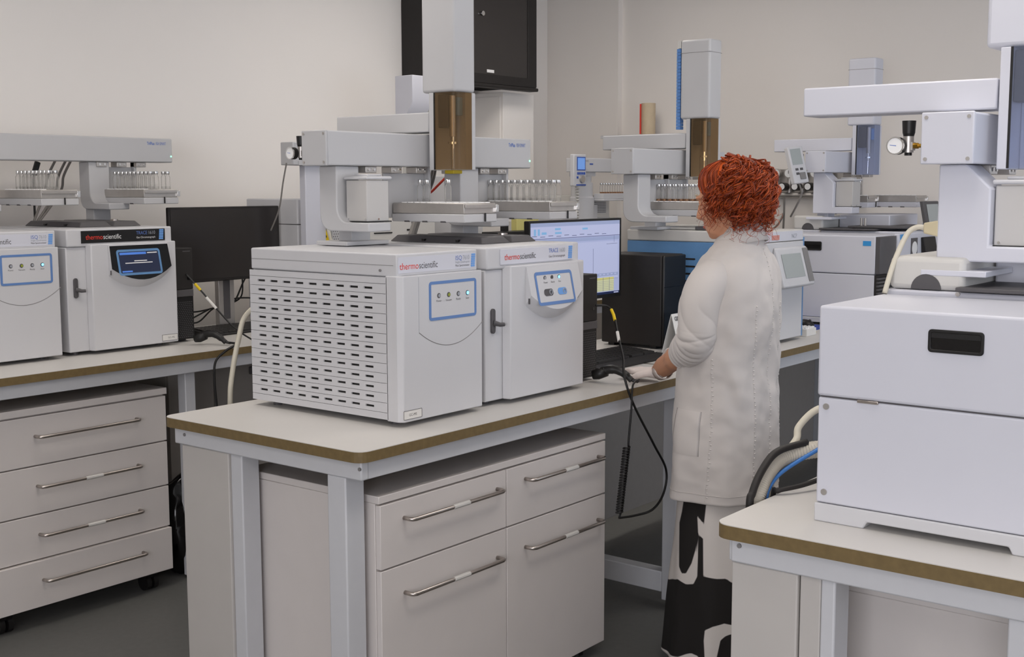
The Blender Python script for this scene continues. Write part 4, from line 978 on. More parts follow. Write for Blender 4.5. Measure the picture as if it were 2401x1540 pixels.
scr('table_body', .45, .93, .80, .955, 'screen_yellow_light', .001); scr('table_head', .45, .93, .77, .80, 'screen_yellow', .001)
for k in range(6): scr('table_column', .50+k*.075, .503+k*.075, .77, .955, 'screen_line', .0014)
for k in range(6): scr('table_row', .45, .93, .825+k*.023, .827+k*.023, 'screen_line', .0013)
scr('taskbar', 0, 1, .965, 1, 'screen_taskbar', .001); scr('tray_icons', .93, .985, .975, .99, 'screen_pale', .0014)
monitor((3.255, 4.47, 1.178), 'dark switched-off monitor on the left bench', .622, .335, 0, ZL, 3.60, False)
def keyboard(x, y, z, w, d, label, wrist=False):
    t = thing('keyboard', label, 'keyboard', (x, y, z))
    part('base', MB().hexa([(x, y, z), (x+w, y, z), (x+w, y+d, z), (x, y+d, z), (x, y, z+.010), (x+w, y, z+.010), (x+w, y+d, z+.024), (x, y+d, z+.024)]), 'black', t, .003)
    for r_ in range(6):
        n = 20 if r_ else 1
        f = (r_+.5)/6.4
        if r_ == 0:
            spans = [(.02, .08), (.085, .14), (.145, .20), (.205, .50), (.505, .56), (.565, .62), (.66, .82), (.84, .98)]
        else: spans = [(.02+k*.048, .02+k*.048+.043) for k in range(20)]
        for (a, b) in spans:
            y0 = y+d*(.04+r_*.155); y1 = y0+d*.135; z0 = z+.011+.013*(y0-y)/d
            part('key', MB().hexa([(x+w*a, y0, z0), (x+w*b, y0, z0), (x+w*b, y1, z0+.002), (x+w*a, y1, z0+.002), (x+w*a+.001, y0+.001, z0+.006), (x+w*b-.001, y0+.001, z0+.006), (x+w*b-.001, y1-.001, z0+.008), (x+w*a+.001, y1-.001, z0+.008)]), 'keycap', t)
    if wrist:
        part('wrist_rest', MB().box(x+.01, x+w, y-.09, y-.004, z, z+.012), 'blackmatte', t, .004)
        part('silver_trim', MB().box(x, x+w, y-.004, y-.0005, z+.004, z+.013), 'chrome', t)
    return t
keyboard(3.70, 2.585, ZC, .52, .165, 'black keyboard with silver trim and wrist rest in front of the person', True)
keyboard(3.375, 4.345, ZL, .46, .17, 'black keyboard below the switched-off monitor')
# mice and mats
def mouse(x, y, z, label):
    m = MB().sphere((x, y, z), .030, .052, .034, 16, 10); m.v = [(a, b, max(c, z)) for a, b, c in m.v]
    o = part('mouse', m, 'black', smooth=True); tag(o, label, 'mouse')
    part('scroll_wheel', MB().cyl((x-.003, y-.028, z+.028), (x+.003, y-.028, z+.028), .007, n=10), 'darkgrey', o)
    return o
tag(part('mouse_mat', MB().prism(rrect(5.36, 5.60, 2.44, 2.72, .02), 'z', ZC, ZC+.004), 'navy'), 'dark blue mouse mat on the far bench', 'mat')
mouse(5.50, 2.54, ZC+.0045, 'black mouse on the dark blue mat')
t = thing('vial_box', 'small clear-plastic box of white caps beside the blue-sided instrument', 'box', (5.16, 2.36, ZC))
part('case', MB().box(5.14, 5.24, 2.36, 2.46, ZC, ZC+.035), 'paper', t, .003)
for a in range(5):
    for b in range(5): part('cap', MB().cyl((5.152+a*.019, 2.372+b*.019, ZC+.035), (5.152+a*.019, 2.372+b*.019, ZC+.041), .007, n=8), 'whiteprint', t)
tag(part('sticky_note', MB().box(5.26, 5.33, 2.40, 2.45, ZC, ZC+.003), 'yellow'), 'small yellow note on the far bench beside the mouse mat', 'note')
# desk calendar
t = thing('desk_calendar', 'folded white desk calendar in front of the black tower computer', 'calendar', (4.27, 2.53, ZC))
part('front_leaf', MB().hexa([(4.26, 2.50, ZC), (4.45, 2.50, ZC), (4.45, 2.502, ZC), (4.26, 2.502, ZC), (4.26, 2.545, ZC+.165), (4.45, 2.545, ZC+.165), (4.45, 2.547, ZC+.165), (4.26, 2.547, ZC+.165)]), 'paper', t)
part('rear_leaf', MB().hexa([(4.26, 2.588, ZC), (4.45, 2.588, ZC), (4.45, 2.59, ZC), (4.26, 2.59, ZC), (4.26, 2.545, ZC+.165), (4.45, 2.545, ZC+.165), (4.45, 2.547, ZC+.165), (4.26, 2.547, ZC+.165)]), 'paper', t)
yv = Vector((0, .045, .165)).normalized(); og = Vector((4.275, 2.5365, ZC+.137))
text('GINA', .024, og, 'greyprint', t, yd=yv, bold=.0008)
for k in range(5): part('print_line', MB().box(4.285+.02*(k % 2), 4.34+.02*(k % 3), 2.5325-.006*k-.003, 2.5325-.006*k-.0025, ZC+.118-.022*k, ZC+.120-.022*k), 'lightprint', t)
# yellow-green card and small screen behind the middle bench chromatograph
t = thing('file_box', 'yellow-green cardboard file on the left bench behind the monitor', 'file', (5.3, 4.3, ZL))
part('cover', MB().box(5.36, 5.56, 4.20, 4.24, ZL, 1.435), 'yellowcard', t, .002); part('green_edge', MB().box(5.36, 5.56, 4.198, 4.242, 1.4355, 1.45), 'led_yellow', t)
t = thing('laptop', 'small dark notebook screen on the left bench behind the sampler trays', 'laptop', (5.0, 4.15, ZL))
part('lower_case', MB().box(4.98, 5.33, 4.03, 4.14, ZL, 1.362), 'black', t, .004)
part('screen_side', MB().box(5.17, 5.215, 4.145, 4.165, ZL, 1.47), 'black', t)

# ================================================================== CABLES, SCANNERS
def scanner(O, d, label, s=1.0):
    # barcode gun lying on its side: head at O, handle curving along d
    O = Vector(O); d = Vector(d).normalized(); sd = Vector((-d.y, d.x, 0))
    t = thing('barcode_scanner', label, 'scanner', O)
    pts = [O+Vector((0, 0, .032)), O+d*.04*s+Vector((0, 0, .046)), O+d*.085*s+Vector((0, 0, .045)), O+d*.125*s+Vector((0, 0, .030)), O+d*.155*s+Vector((0, 0, .012))]
    part('grip', MB().tube(catmull(pts, 6), [.024*s]*5+[.022*s]*5+[.020*s]*5+[.018*s]*5+[.014*s]*5, 12), 'black', t, smooth=True)
    part('head', MB().tube([O-d*.035*s+Vector((0, 0, .024)), O-d*.01*s+Vector((0, 0, .028)), O+d*.03*s+Vector((0, 0, .040))], [.022*s, .027*s, .026*s], 12), 'black', t, smooth=True)
    part('cord_grip', MB().cyl(O+d*.15*s+Vector((0, 0, .016)), O+d*.185*s+Vector((0, 0, .008)), .010*s, .006*s, 10), 'black', t)
    return t
scanner((3.500, 2.375, ZC+.001), (.30, -1, 0), 'black barcode scanner lying at the middle bench edge', .74)
scanner((3.175, 4.17, ZL+.001), (.5, -1, 0), 'black barcode scanner lying at the left bench edge', .72)
cable('usb_cable', [(3.532, 2.418, 1.185), (3.556, 2.385, 1.182), (3.545, 2.35, 1.155), (3.50, 2.30, 1.086), (3.455, 2.25, 1.02), (3.405, 2.212, .965), (3.43, 2.19, .87), (3.551, 2.185, .717), (3.635, 2.185, .611), (3.62, 2.185, .53), (3.55, 2.185, .487), (3.44, 2.185, .489), (3.345, 2.19, .50)], .0042, 'black', 'black cable looping from the slim computer down past the middle bench edge')
ub = bpy.data.objects['usb_cable']
part('yellow_sleeve', MB().tube([(3.554, 2.366, 1.172), (3.545, 2.35, 1.155), (3.532, 2.336, 1.138)], .0056, 8), 'yellow', ub)
part('white_sleeve', MB().tube([(3.508, 2.31, 1.102), (3.492, 2.292, 1.072)], .0056, 8), 'paper', ub)
hel = []
for k in range(340):
    f = k/339; a = f*2*PI*25
    c = Vector((3.345, 2.19, .515)).lerp(Vector((3.388, 2.19, .735)), f); hel.append(c + Vector((.0105*math.cos(a), .0105*math.sin(a), 0)))
hel = [Vector((3.345, 2.19, .50))] + hel + catmull([hel[-1], (3.40, 2.19, .76), (3.415, 2.19, .86), (3.43, 2.195, .935), (3.50, 2.215, .945), (3.538, 2.243, .930)], 5)
tag(part('coiled_cable', MB().tube(hel, .0036, 5), 'black', smooth=True), 'black coiled scanner cord hanging below the middle bench edge', 'cable')
cable('scanner_cord', [(3.232, 4.055, .957), (3.215, 3.99, .957), (3.14, 3.965, .94), (3.085, 3.962, .90), (3.076, 3.96, .82), (3.08, 3.955, .70), (3.07, 3.955, .60)], .0052, 'black', 'black scanner cord hanging over the left bench edge')
cable('hose', [(2.62, 3.02, 1.26), (2.60, 3.09, 1.23), (2.578, 3.15, 1.18), (2.55, 3.15, 1.115), (2.52, 3.15, 1.006), (2.507, 3.15, .91), (2.51, 3.15, .7), (2.56, 3.13, .3), (2.62, 3.12, .02)], .0085, 'beigecable', 'pale hose dropping behind the slotted mass spectrometer')
cable('usb_cable', [(3.205, 4.296, 1.235), (3.243, 4.25, 1.166), (3.279, 4.2, 1.093), (3.30, 4.1, 1.008), (3.32, 3.99, .955), (3.34, 3.965, .93), (3.34, 3.965, .7)], .004, 'black', 'thin black cable running from the left slim computer over the bench edge')
lb = [o for o in bpy.data.objects if o.name.startswith('usb_cable.')][0]
part('yellow_sleeve', MB().tube([(3.228, 4.268, 1.194), (3.243, 4.25, 1.166)], .006, 8), 'yellow', lb); part('white_sleeve', MB().tube([(3.256, 4.23, 1.136), (3.28, 4.195, 1.088)], .006, 8), 'paper', lb)
for k, pts in enumerate(([(3.60, 4.56, 1.20), (3.61, 4.58, 1.10), (3.63, 4.60, 1.04), (3.70, 4.60, 1.06), (3.74, 4.58, 1.15), (3.76, 4.56, 1.2)], [(3.72, 4.56, 1.20), (3.73, 4.58, 1.09), (3.68, 4.62, 1.05), (3.60, 4.62, 1.04), (3.5, 4.62, 1.03), (3.40, 4.6, 1.04)], [(3.40, 4.62, 1.00), (3.5, 4.62, .98), (3.58, 4.60, 1.04), (3.7, 4.58, 1.08), (3.82, 4.5, 1.06), (3.92, 4.42, .96)], [(3.36, 4.60, .96), (3.45, 4.60, 1.0), (3.56, 4.60, 1.04)])):
    cable('monitor_cable', pts, .004, 'black', ('black cable looping straight under the switched-off monitor', 'black cable crossing the monitor stand on the left bench', 'thin black cable arching right of the left monitor stand', 'short black cable curling left of the left monitor stand')[k])
# leads behind the middle sampler
t = thing('cable_bundle', 'bundle of grey and red leads behind the middle sampler', 'cables', (3.10, 2.92, 1.43))
part('connector', MB().cyl((3.175, 2.955, 1.625), (3.205, 2.955, 1.675), .013, n=12), 'black', t, .002)
part('black_lead', MB().tube(catmull([(3.175, 2.955, 1.63), (3.16, 2.955, 1.59), (3.175, 2.955, 1.55), (3.18, 2.96, 1.44)]), .005, 6), 'black', t, smooth=True)
for k, (a, mt) in enumerate(((0, 'greycable'), (.035, 'greycable'), (.05, 'greycable'))):
    part('grey_lead', MB().tube(catmull([(3.255+a, 2.96, 1.665), (3.24+a, 2.96, 1.62), (3.215+a*.7, 2.96, 1.55), (3.155+a*.3, 2.94, 1.43)]), .0055, 6), mt, t, smooth=True)
part('red_lead', MB().tube(catmull([(3.36, 2.965, 1.63), (3.30, 2.965, 1.59), (3.23, 2.96, 1.545), (3.17, 2.95, 1.44)]), .0045, 6), 'redcable', t, smooth=True)
part('sleeve', MB().tube([(3.185, 2.945, 1.49), (3.14, 2.935, 1.42)], .011, 8), 'greycable', t)
t = thing('cable_bundle', 'bundle of grey leads behind the left bench sampler', 'cables', (2.9, 4.86, 1.46))
part('connector', MB().cyl((2.885, 4.90, 1.655), (2.905, 4.90, 1.71), .013, n=12), 'black', t, .002)
part('black_lead', MB().tube([(2.885, 4.90, 1.66), (2.88, 4.90, 1.6), (2.88, 4.90, 1.47)], .005, 6), 'black', t)
for a in (0, .05, .075):
    part('grey_lead', MB().tube(catmull([(2.99+a, 4.9, 1.72), (2.95+a, 4.9, 1.65), (2.93+a, 4.9, 1.58), (2.86+a*.3, 4.88, 1.45)]), .0055, 6), 'greycable', t, smooth=True)
# red gripper lever and small cables under the lit monitor
cable('monitor_cable', [(3.98, 2.90, 1.20), (4.0, 2.92, 1.05), (4.04, 2.94, .95), (4.1, 2.95, .93)], .006, 'black', 'thick black cable under the lit monitor')
t = thing('spray_bottle', 'white and red bottle behind the keyboard under the lit monitor', 'bottle', (4.22, 2.90, ZC))
part('bottle_body', MB().lathe([(.001, 0), (.026, 0), (.026, .05), (.02, .07), (.001, .07)], (4.20, 2.92, ZC), 14), 'redprint', t, smooth=35); part('bottle_neck', MB().lathe([(.02, .07), (.016, .12), (.012, .15), (.001, .15)], (4.20, 2.92, ZC), 14), 'paper', t, smooth=35)
# hoses at the right bench corner
hz = catmull([(2.66, 1.10, .985), (2.60, 1.15, 1.0), (2.51, 1.20, .992), (2.45, 1.212, .965), (2.405, 1.212, .92), (2.385, 1.212, .84), (2.385, 1.212, .6), (2.39, 1.212, .02)], 40)
rs = [.0185 + .0022*math.sin(k*2*PI/3.0) for k in range(len(hz))]
tag(part('corrugated_hose', MB().tube(hz, rs, 12), 'corrugated', smooth=True), 'ribbed beige hose dropping off the right bench corner', 'hose')
cable('drain_hose', [(2.56, 1.17, 1.02), (2.47, 1.195, 1.012), (2.41, 1.20, .985), (2.36, 1.20, .94), (2.345, 1.20, .88), (2.345, 1.20, .5), (2.345, 1.20, .02)], .0085, 'blackmatte', 'thick dark hose curving down beside the ribbed hose')
cable('air_line', [(2.66, 1.09, 1.05), (2.58, 1.14, 1.01), (2.49, 1.19, .965), (2.44, 1.20, .935), (2.425, 1.20, .90), (2.425, 1.20, .80), (2.425, 1.20, .03)], .005, 'bluecable', 'thin blue air line at the right bench corner')
cable('drain_hose', [(2.68, 1.08, .955), (2.58, 1.11, .95), (2.49, 1.145, .938), (2.44, 1.18, .930), (2.46, 1.20, .915), (2.455, 1.20, .8), (2.455, 1.20, .04)], .006, 'blackmatte', 'thin dark hose lying across the right bench top')
cable('power_lead', [(2.66, 1.12, 1.088), (2.62, 1.17, 1.088), (2.585, 1.20, 1.05), (2.57, 1.20, 1.02), (2.52, 1.21, .985), (2.49, 1.22, .95), (2.485, 1.22, .9), (2.485, 1.22, .5), (2.485, 1.22, .02)], .009, 'beigecable', 'beige power lead leaving the right foreground instrument')
t = thing('power_plug', 'beige plug pushed into the foreground sampler column', 'plug', (2.70, .95, 1.50))
part('plug_body', MB().hexa([(2.68, .930, 1.488), (2.72, .930, 1.488), (2.715, .965, 1.495), (2.685, .965, 1.495), (2.68, .930, 1.524), (2.72, .930, 1.524), (2.715, .965, 1.518), (2.685, .965, 1.518)]), 'beigeplug', t, .003)
part('plug_lead', MB().tube(catmull([(2.70, .965, 1.507), (2.695, .985, 1.507), (2.68, 1.0, 1.49), (2.65, 1.015, 1.43), (2.62, 1.022, 1.364)]), .006, 8), 'beigecable', t, smooth=True)

# ================================================================== THE PERSON
from mathutils import noise
PX, PY = 3.60, 1.93
PR = thing('person', 'person with curly red hair in a white lab coat working at the middle bench', 'person', (PX, PY, 0))
L2W = lambda p: Vector((PX+p[0], PY+p[1], p[2]))
# ---- body: one continuous skin surface (overlapping volumes, voxel remeshed)
HR = Matrix.Rotation(math.radians(-16), 3, 'X') @ Matrix.Rotation(math.radians(4), 3, 'Z')
HC_ = Vector((0.0, .020, 1.560))
def hp(p): return L2W(HC_ + HR @ Vector(p))
b = MB()
def ell(p, rx, ry, rz): b.sphere(hp(p), rx, ry, rz, 24, 16, R=HR)
ell((0, -.015, .028), .074, .096, .086); ell((0, .030, -.040), .058, .064, .078); ell((0, .048, -.082), .042, .042, .038); ell((0, .070, -.104), .020, .018, .016)
for s in (-1, 1):
    ell((s*.036, .050, -.040), .026, .030, .036); ell((s*.074, -.004, -.022), .008, .019, .030); ell((s*.030, .074, .022), .026, .013, .009)
    ell((s*.010, .092, -.040), .008, .010, .008)
b.tube([hp((0, .082, .016)), hp((0, .096, -.008)), hp((0, .108, -.034)), hp((0, .090, -.046))], [.008, .009, .012, .009], 12)
ell((0, .086, -.068), .020, .010, .007); ell((0, .084, -.078), .018, .010, .007)
b.tube([hp((0, -.012, -.03)), hp((0, -.022, -.075)), L2W((0, -.02, 1.42)), L2W((0, -.03, 1.36))], [.060, .054, .056, .075], 20)
b.tube([L2W((0, -.025, 1.38)), L2W((0, -.02, 1.30)), L2W((0, -.01, 1.15)), L2W((0, -.005, .98)), L2W((0, -.01, .86))], [.075, .10, .105, .10, .11], 18)
b.tube([L2W((-.15, -.015, 1.31)), L2W((.15, -.015, 1.31))], [.05, .05], 14)
LE, LW_, RE, RW = (-.172, .022, 1.088), (.025, .285, .960), (.30, .14, 1.10), (.41, .375, 1.000)
b.tube(catmull([L2W((-.15, -.015, 1.31)), L2W((-.19, .0, 1.20)), L2W(LE), L2W((-.072, .155, 1.028)), L2W(LW_)], 5), [.05]*5+[.046]*5+[.044]*3+[.043]*3+[.036]*3+[.030, .027], 14)
b.tube(catmull([L2W((.15, -.015, 1.31)), L2W((.24, .06, 1.20)), L2W(RE), L2W((.36, .26, 1.045)), L2W(RW)], 5), [.05]*5+[.046]*5+[.044]*3+[.043]*3+[.036]*3+[.030, .027], 14)
for s in (-1, 1):
    b.tube([L2W((s*.08, -.01, .88)), L2W((s*.09, .0, .48)), L2W((s*.095, -.01, .10)), L2W((s*.095, -.01, .07))], [.085, .058, .042, .042], 14)
    b.sphere(L2W((s*.095, .05, .04)), .042, .115, .038, 16, 10)
body = part('body', b, 'skin', PR, smooth=True)
md = body.modifiers.new('remesh', 'REMESH'); md.mode = 'VOXEL'; md.voxel_size = .0046; md.use_smooth_shade = True
md = body.modifiers.new('smooth', 'SMOOTH'); md.iterations = 4; md.factor = .5
for s in (-1, 1):
    e = part('eye', MB().sphere(hp((s*.030, .0705, .003)), .0100, .0100, .0090, 14, 10), 'paper', PR, smooth=True)
    part('eyelid', MB().sphere(hp((s*.030, .0700, .0055)), .0135, .0128, .0118, 14, 10), 'skin', PR, smooth=True)
    part('lashes', MB().tube([hp((s*.018, .0825, -.001)), hp((s*.030, .0875, -.003)), hp((s*.044, .080, -.001))], .0009, 5), 'brownbeige', PR)
    part('eyebrow', MB().tube([hp((s*.014, .0885, .030)), hp((s*.032, .0875, .034)), hp((s*.050, .072, .030))], .0028, 6), 'brownbeige', PR)
part('lips', MB().sphere(hp((0, .0925, -.0725)), .016, .006, .006, 12, 8), 'lip', PR, smooth=True)

# ---- coat
keys = [  # z, half-width, half-depth, centre y, squareness
    (1.470, .058, .050, -.045, 2.0), (1.440, .068, .064, -.040, 2.0), (1.415, .095, .078, -.035, 2.0), (1.385, .132, .094, -.030, 2.1), (1.350, .165, .110, -.026, 2.2),
    (1.300, .182, .126, -.022, 2.3), (1.220, .188, .138, -.018, 2.3), (1.120, .188, .143, -.010, 2.3), (1.000, .184, .144, -.004, 2.3), (.900, .194, .150, -.002, 2.3),
    (.780, .206, .156, .0, 2.3), (.660, .212, .160, .002, 2.3), (.560, .215, .163, .004, 2.3)]
HEM = .582
def prof(z):
    for i in range(len(keys)-1):
        z1, z0 = keys[i][0], keys[i+1][0]
        if z <= z1 and z >= z0:
            f = (z1-z)/(z1-z0); f = f*f*(3-2*f) if False else f
            return [keys[i][k]*(1-f)+keys[i+1][k]*f for k in range(1, 5)]
    return list(keys[0][1:]) if z > keys[0][0] else list(keys[-1][1:])
def smprof(z):
    ks = [prof(z+d) for d in (-.03, -.015, 0, .015, .03)]; return [sum(k[i] for k in ks)/5 for i in range(4)]
def coat_pt(th, z, off=0.0):
    a, bb, cyy, pw = smprof(z) if z < 1.43 else prof(z)
    c, s = math.cos(th), math.sin(th)
    r = (abs(c/a)**pw + abs(s/bb)**pw)**(-1.0/pw)
    wob = 0.0
    low = max(0.0, min(1.0, (1.0-z)/.45))
    wob += low*(.008*math.sin(5*th+1.2) + .004*math.sin(9*th+z*3) + .002*math.sin(14*th+.5))          # hanging folds
    n = noise.noise(Vector((c*2.2, s*2.2, z*4.5+3))); n2 = noise.noise(Vector((c*4+9, s*4, z*22)))
    wob += .012*n*(1 if z < 1.38 else 0) + .0040*n2*(1 if z < 1.4 else 0) + .0010*noise.noise(Vector((c*8, s*8, z*46)))*(1 if z < 1.4 else 0)
    d = math.sin(z*42 + 3.5*c + 5*noise.noise(Vector((c*2, s*2, z*3))))
    waist = math.exp(-((z-1.03)/.13)**2); wob += .005*d*waist
    r += wob + off
    return L2W((c*r, cyy+s*r, z))
NT, NZ = 150, 150
rings = []
for i in range(NZ+1):
    z = 1.470 + (HEM-1.470)*i/NZ
    rings.append([coat_pt(2*PI*k/NT, z) for k in range(NT)])
# turn the hem inwards so the cloth has an edge
for off, zz in ((-.004, HEM-.002), (-.006, HEM+.006), (-.008, HEM+.06)): rings.append([coat_pt(2*PI*k/NT, max(HEM, zz), off) + Vector((0, 0, zz-max(HEM, zz))) for k in range(NT)])
coat = part('lab_coat', MB().loft(rings, caps=False), 'coat', PR, smooth=True)
coat['label'] = 'creased white knee-length lab coat with rolled sleeves'
def seam(th0, z0, z1, bend=0.0):
    pts = []; m_ = MB(); n_ = int(abs(z1-z0)/.014)
    for i in range(120):
        f = i/119; pts.append(coat_pt(th0 + bend*math.sin(f*PI), z0+(z1-z0)*f, -.0002))
    m_.tube(pts, .0009, 4)
    for i in range(n_):
        f = i/n_; a_ = coat_pt(th0 + bend*math.sin(f*PI) + .02 + .012*math.sin(i*1.7), z0+(z1-z0)*f, -.0017)
        m_.sphere(a_, .0045, .0045, .0024, 8, 6)
    part('seam', m_, 'coat', coat, smooth=True)
seam(math.radians(270), 1.40, .59); seam(math.radians(233), 1.22, .59, .10); seam(math.radians(305), 1.22, .59, -.1); seam(math.radians(190), 1.05, .59, .04)
part('hem_band', MB().tube([coat_pt(2*PI*k/NT, .612, .0006) for k in range(NT)] + [coat_pt(0, .612, .0006)], .0011, 4), 'coat', coat, smooth=True)
part('pocket', MB().loft([[coat_pt(math.radians(150+d*3), .88-.012*r_, .0026 if 0 < r_ < 12 and 0 < d < 11 else .0004) for d in range(12)] for r_ in range(13)], caps=False), 'coat', coat, smooth=True)
# collar: a folded band, high at the back and open at the throat
cr = []
def collar_ring(rad, z, lift, th_n=40): return [(rad*1.0, z, lift)]
ths = [math.radians(118 + 304*k/48) for k in range(49)]
rows = []
for (ra, rb, z0, back) in ((.062, .056, 1.425, .010), (.063, .058, 1.455, .030), (.066, .062, 1.472, .040), (.072, .069, 1.474, .040), (.080, .079, 1.455, .028), (.090, .092, 1.425, .010)):
    row = []
    for th in ths:
        bk = .5 - .5*math.sin(th)     # 1 at the back, 0 at the front
        row.append(L2W((ra*math.cos(th), -.034 + rb*math.sin(th)*1.02 + .008*(1-bk), z0 - .052*(1-bk) + back*.3*bk)))
    rows.append(row)
vs = [p for r_ in rows for p in r_]; n = len(ths)
fs = [(i*n+k, i*n+k+1, (i+1)*n+k+1, (i+1)*n+k) for i in range(len(rows)-1) for k in range(n-1)]
col_ = part('collar', MB().add(vs, fs), 'coat', coat, smooth=True); md = col_.modifiers.new('solid', 'SOLIDIFY'); md.thickness = .003
def sleeve(pts, rad, seed, name='sleeve', fold_from=.40):
    P_ = catmull([L2W(p) for p in pts], 26); m_ = len(P_); n_ = 96; LEN = sum((P_[q_+1]-P_[q_]).length for q_ in range(m_-1))
    R_ = []
    for i in range(m_):
        f = i/(m_-1)*(len(rad)-1); k = min(int(f), len(rad)-2); R_.append(rad[k]*(1-(f-k))+rad[k+1]*(f-k))
    up = Vector((0, 0, 1)); vs = []
    for i, p in enumerate(P_):
        d = (P_[min(i+1, m_-1)]-P_[max(i-1, 0)]).normalized(); u_ = (up - d*up.dot(d)).normalized() if abs(d.z) < .98 else d.orthogonal().normalized()
        if i == 0: u_ = d.orthogonal().normalized()
        else: u_ = (pu - d*pu.dot(d)).normalized()
        pu = u_; v_ = d.cross(u_); t_ = i/(m_-1)
        for k in range(n_):
            a = 2*PI*k/n_; nrm = u_*math.cos(a)+v_*math.sin(a); q = p+nrm*R_[i]
            w = max(0, min(1, (t_-fold_from)/.18)); sl = t_*LEN
            k1 = .5+.9*noise.noise(q*11+Vector((seed, 3, 1))); k2 = .5+.9*noise.noise(q*14+Vector((7, seed, 2)))
            p1 = sl*2*PI/.075 + 1.5*math.sin(a+seed) + 1.8*noise.noise(q*10); p2 = sl*2*PI/.036 + 2.6*math.sin(a+seed+.8) + 1.5*noise.noise(q*16+Vector((3, 3, seed)))
            fold = w*((abs(math.sin(p1))**.55-.75)*.0125*max(0, k1) + (abs(math.sin(p2))**.6-.7)*.0070*max(0, k2))
            p3 = sl*2*PI/.20 + 1.9*a + 2.5*noise.noise(q*6)
            soft = (1-w)*(abs(math.sin(p3))**.6-.7)*.0075*min(1, t_*4)*(.4+noise.noise(q*7)) + .005*noise.noise(q*8+Vector((seed, 0, 0)))
            vs.append(q+nrm*(fold+soft))
    # roll the cuff inwards
    base = len(vs)
    d = (P_[-1]-P_[-2]).normalized()
    for (sc_, bk) in ((.93, .004), (.84, .002), (.78, -.01), (.72, -.05)):
        for k in range(n_):
            q = Vector(vs[(m_-1)*n_+k]); vs.append(P_[-1] + (q-P_[-1])*sc_ + d*bk)
    rows_ = m_+4
    fs = [(i*n_+k, i*n_+(k+1) % n_, (i+1)*n_+(k+1) % n_, (i+1)*n_+k) for i in range(rows_-1) for k in range(n_)]
    o = part(name, MB().add(vs, fs), 'coat', coat, smooth=True)
    md = o.modifiers.new('sub', 'SUBSURF'); md.levels = 1; md.render_levels = 1
    return o
sleeve([(-.08, -.022, 1.325), (-.155, -.014, 1.295), (-.196, .0, 1.225), (-.203, .004, 1.15), (-.194, .014, 1.108), (-.160, .048, 1.080), (-.114, .094, 1.055)], [.056, .064, .066, .064, .064, .063, .056], 2.3, fold_from=.50)
sleeve([(.08, -.022, 1.325), (.155, -.008, 1.295), (.235, .05, 1.22), (.285, .11, 1.13), (.315, .17, 1.08), (.345, .23, 1.055)], [.066, .076, .072, .068, .066, .060], 7.1)

# ---- wide trousers with a black and white print
PA = [[(-0.127, 0.60), (-0.087, 0.60), (-0.06, 0.60), (-0.068, 0.515), (-0.09, 0.539), (-0.086, 0.482), (-0.094, 0.43), (-0.106, 0.385), (-0.124, 0.348), (-0.139, 0.344), (-0.148, 0.363), (-0.15, 0.498), (-0.142, 0.537), (-0.133, 0.60)],
      [(-0.086, 0.482), (-0.07, 0.47), (-0.067, 0.351), (-0.025, 0.344), (0.006, 0.342), (0.023, 0.327), (0.049, 0.322), (.10, .30), (.13, .25), (0.064, 0.191), (0.026, 0.188), (0.002, 0.197), (-0.035, 0.191), (-0.059, 0.18), (-0.062, 0.147), (-0.058, 0.089), (-0.064, 0.075), (-0.08, 0.095), (-0.102, 0.099), (-0.12, 0.091), (-0.145, 0.076), (-0.25, 0.05), (-0.25, 0.243), (-0.152, 0.321), (-0.123, 0.313), (-0.099, 0.32), (-0.087, 0.347), (-0.086, 0.405)],
      [(-0.032, 0.03), (-0.021, 0.085), (-0.009, 0.144), (0.006, 0.155), (0.025, 0.159), (0.065, 0.155), (.11, .10), (0.09, 0.03)], [(.08, .60), (.16, .60), (.2, .48), (.14, .40), (.10, .45)], [(.16, .33), (.25, .33), (.25, .12), (.18, .15)]]
def inside(p, poly):
    r_ = False; j = len(poly)-1
    for i in range(len(poly)):
        if (poly[i][1] > p[1]) != (poly[j][1] > p[1]) and p[0] < (poly[j][0]-poly[i][0])*(p[1]-poly[i][1])/(poly[j][1]-poly[i][1])+poly[i][0]: r_ = not r_
        j = i
    return r_
def sdist(p, poly):
    d = 9.0; n_ = len(poly)
    for i in range(n_):
        ax, ay = poly[i]; bx_, by_ = poly[(i+1) % n_]; ex_, ey_ = bx_-ax, by_-ay
        t_ = max(0, min(1, ((p[0]-ax)*ex_+(p[1]-ay)*ey_)/(ex_*ex_+ey_*ey_+1e-12)))
        d = min(d, math.hypot(p[0]-ax-ex_*t_, p[1]-ay-ey_*t_))
    return d if inside(p, poly) else -d
TT, TZ = 150, 110; vs = []; cl = []
lat = Vector((.4726, -.881, 0))
for i in range(TZ+1):
    f = i/TZ; z = .68 + (.055-.68)*f
    a = .175+.055*f; bb = .135+.045*f
    for k in range(TT):
        th = 2*PI*k/TT; c, s = math.cos(th), math.sin(th); r = (abs(c/a)**2.2+abs(s/bb)**2.2)**(-1/2.2)
        r += f*(.007*math.sin(6*th+.7)+.005*math.sin(11*th+2)) + .004*noise.noise(Vector((c*3, s*3, z*6)))
        q = Vector((c*r, s*r, z + (.02*f*math.sin(th+2.4)))); vs.append(L2W(q)); p = (q.dot(lat), z)
        cl.append(max(sdist(p, g) for g in PA))
fs = [(i*TT+k, i*TT+(k+1) % TT, (i+1)*TT+(k+1) % TT, (i+1)*TT+k) for i in range(TZ) for k in range(TT)]
mt = mat('printcloth', srgb(206, 200, 195), 0.85, var=0.0)
nt = mt.node_tree; at = nt.nodes.new('ShaderNodeAttribute'); at.attribute_name = 'print'
rp = nt.nodes.new('ShaderNodeValToRGB'); rp.color_ramp.elements[0].position = .49; rp.color_ramp.elements[1].position = .51
rp.color_ramp.elements[0].color = srgb(206, 200, 195)+(1,); rp.color_ramp.elements[1].color = srgb(24, 21, 20)+(1,)
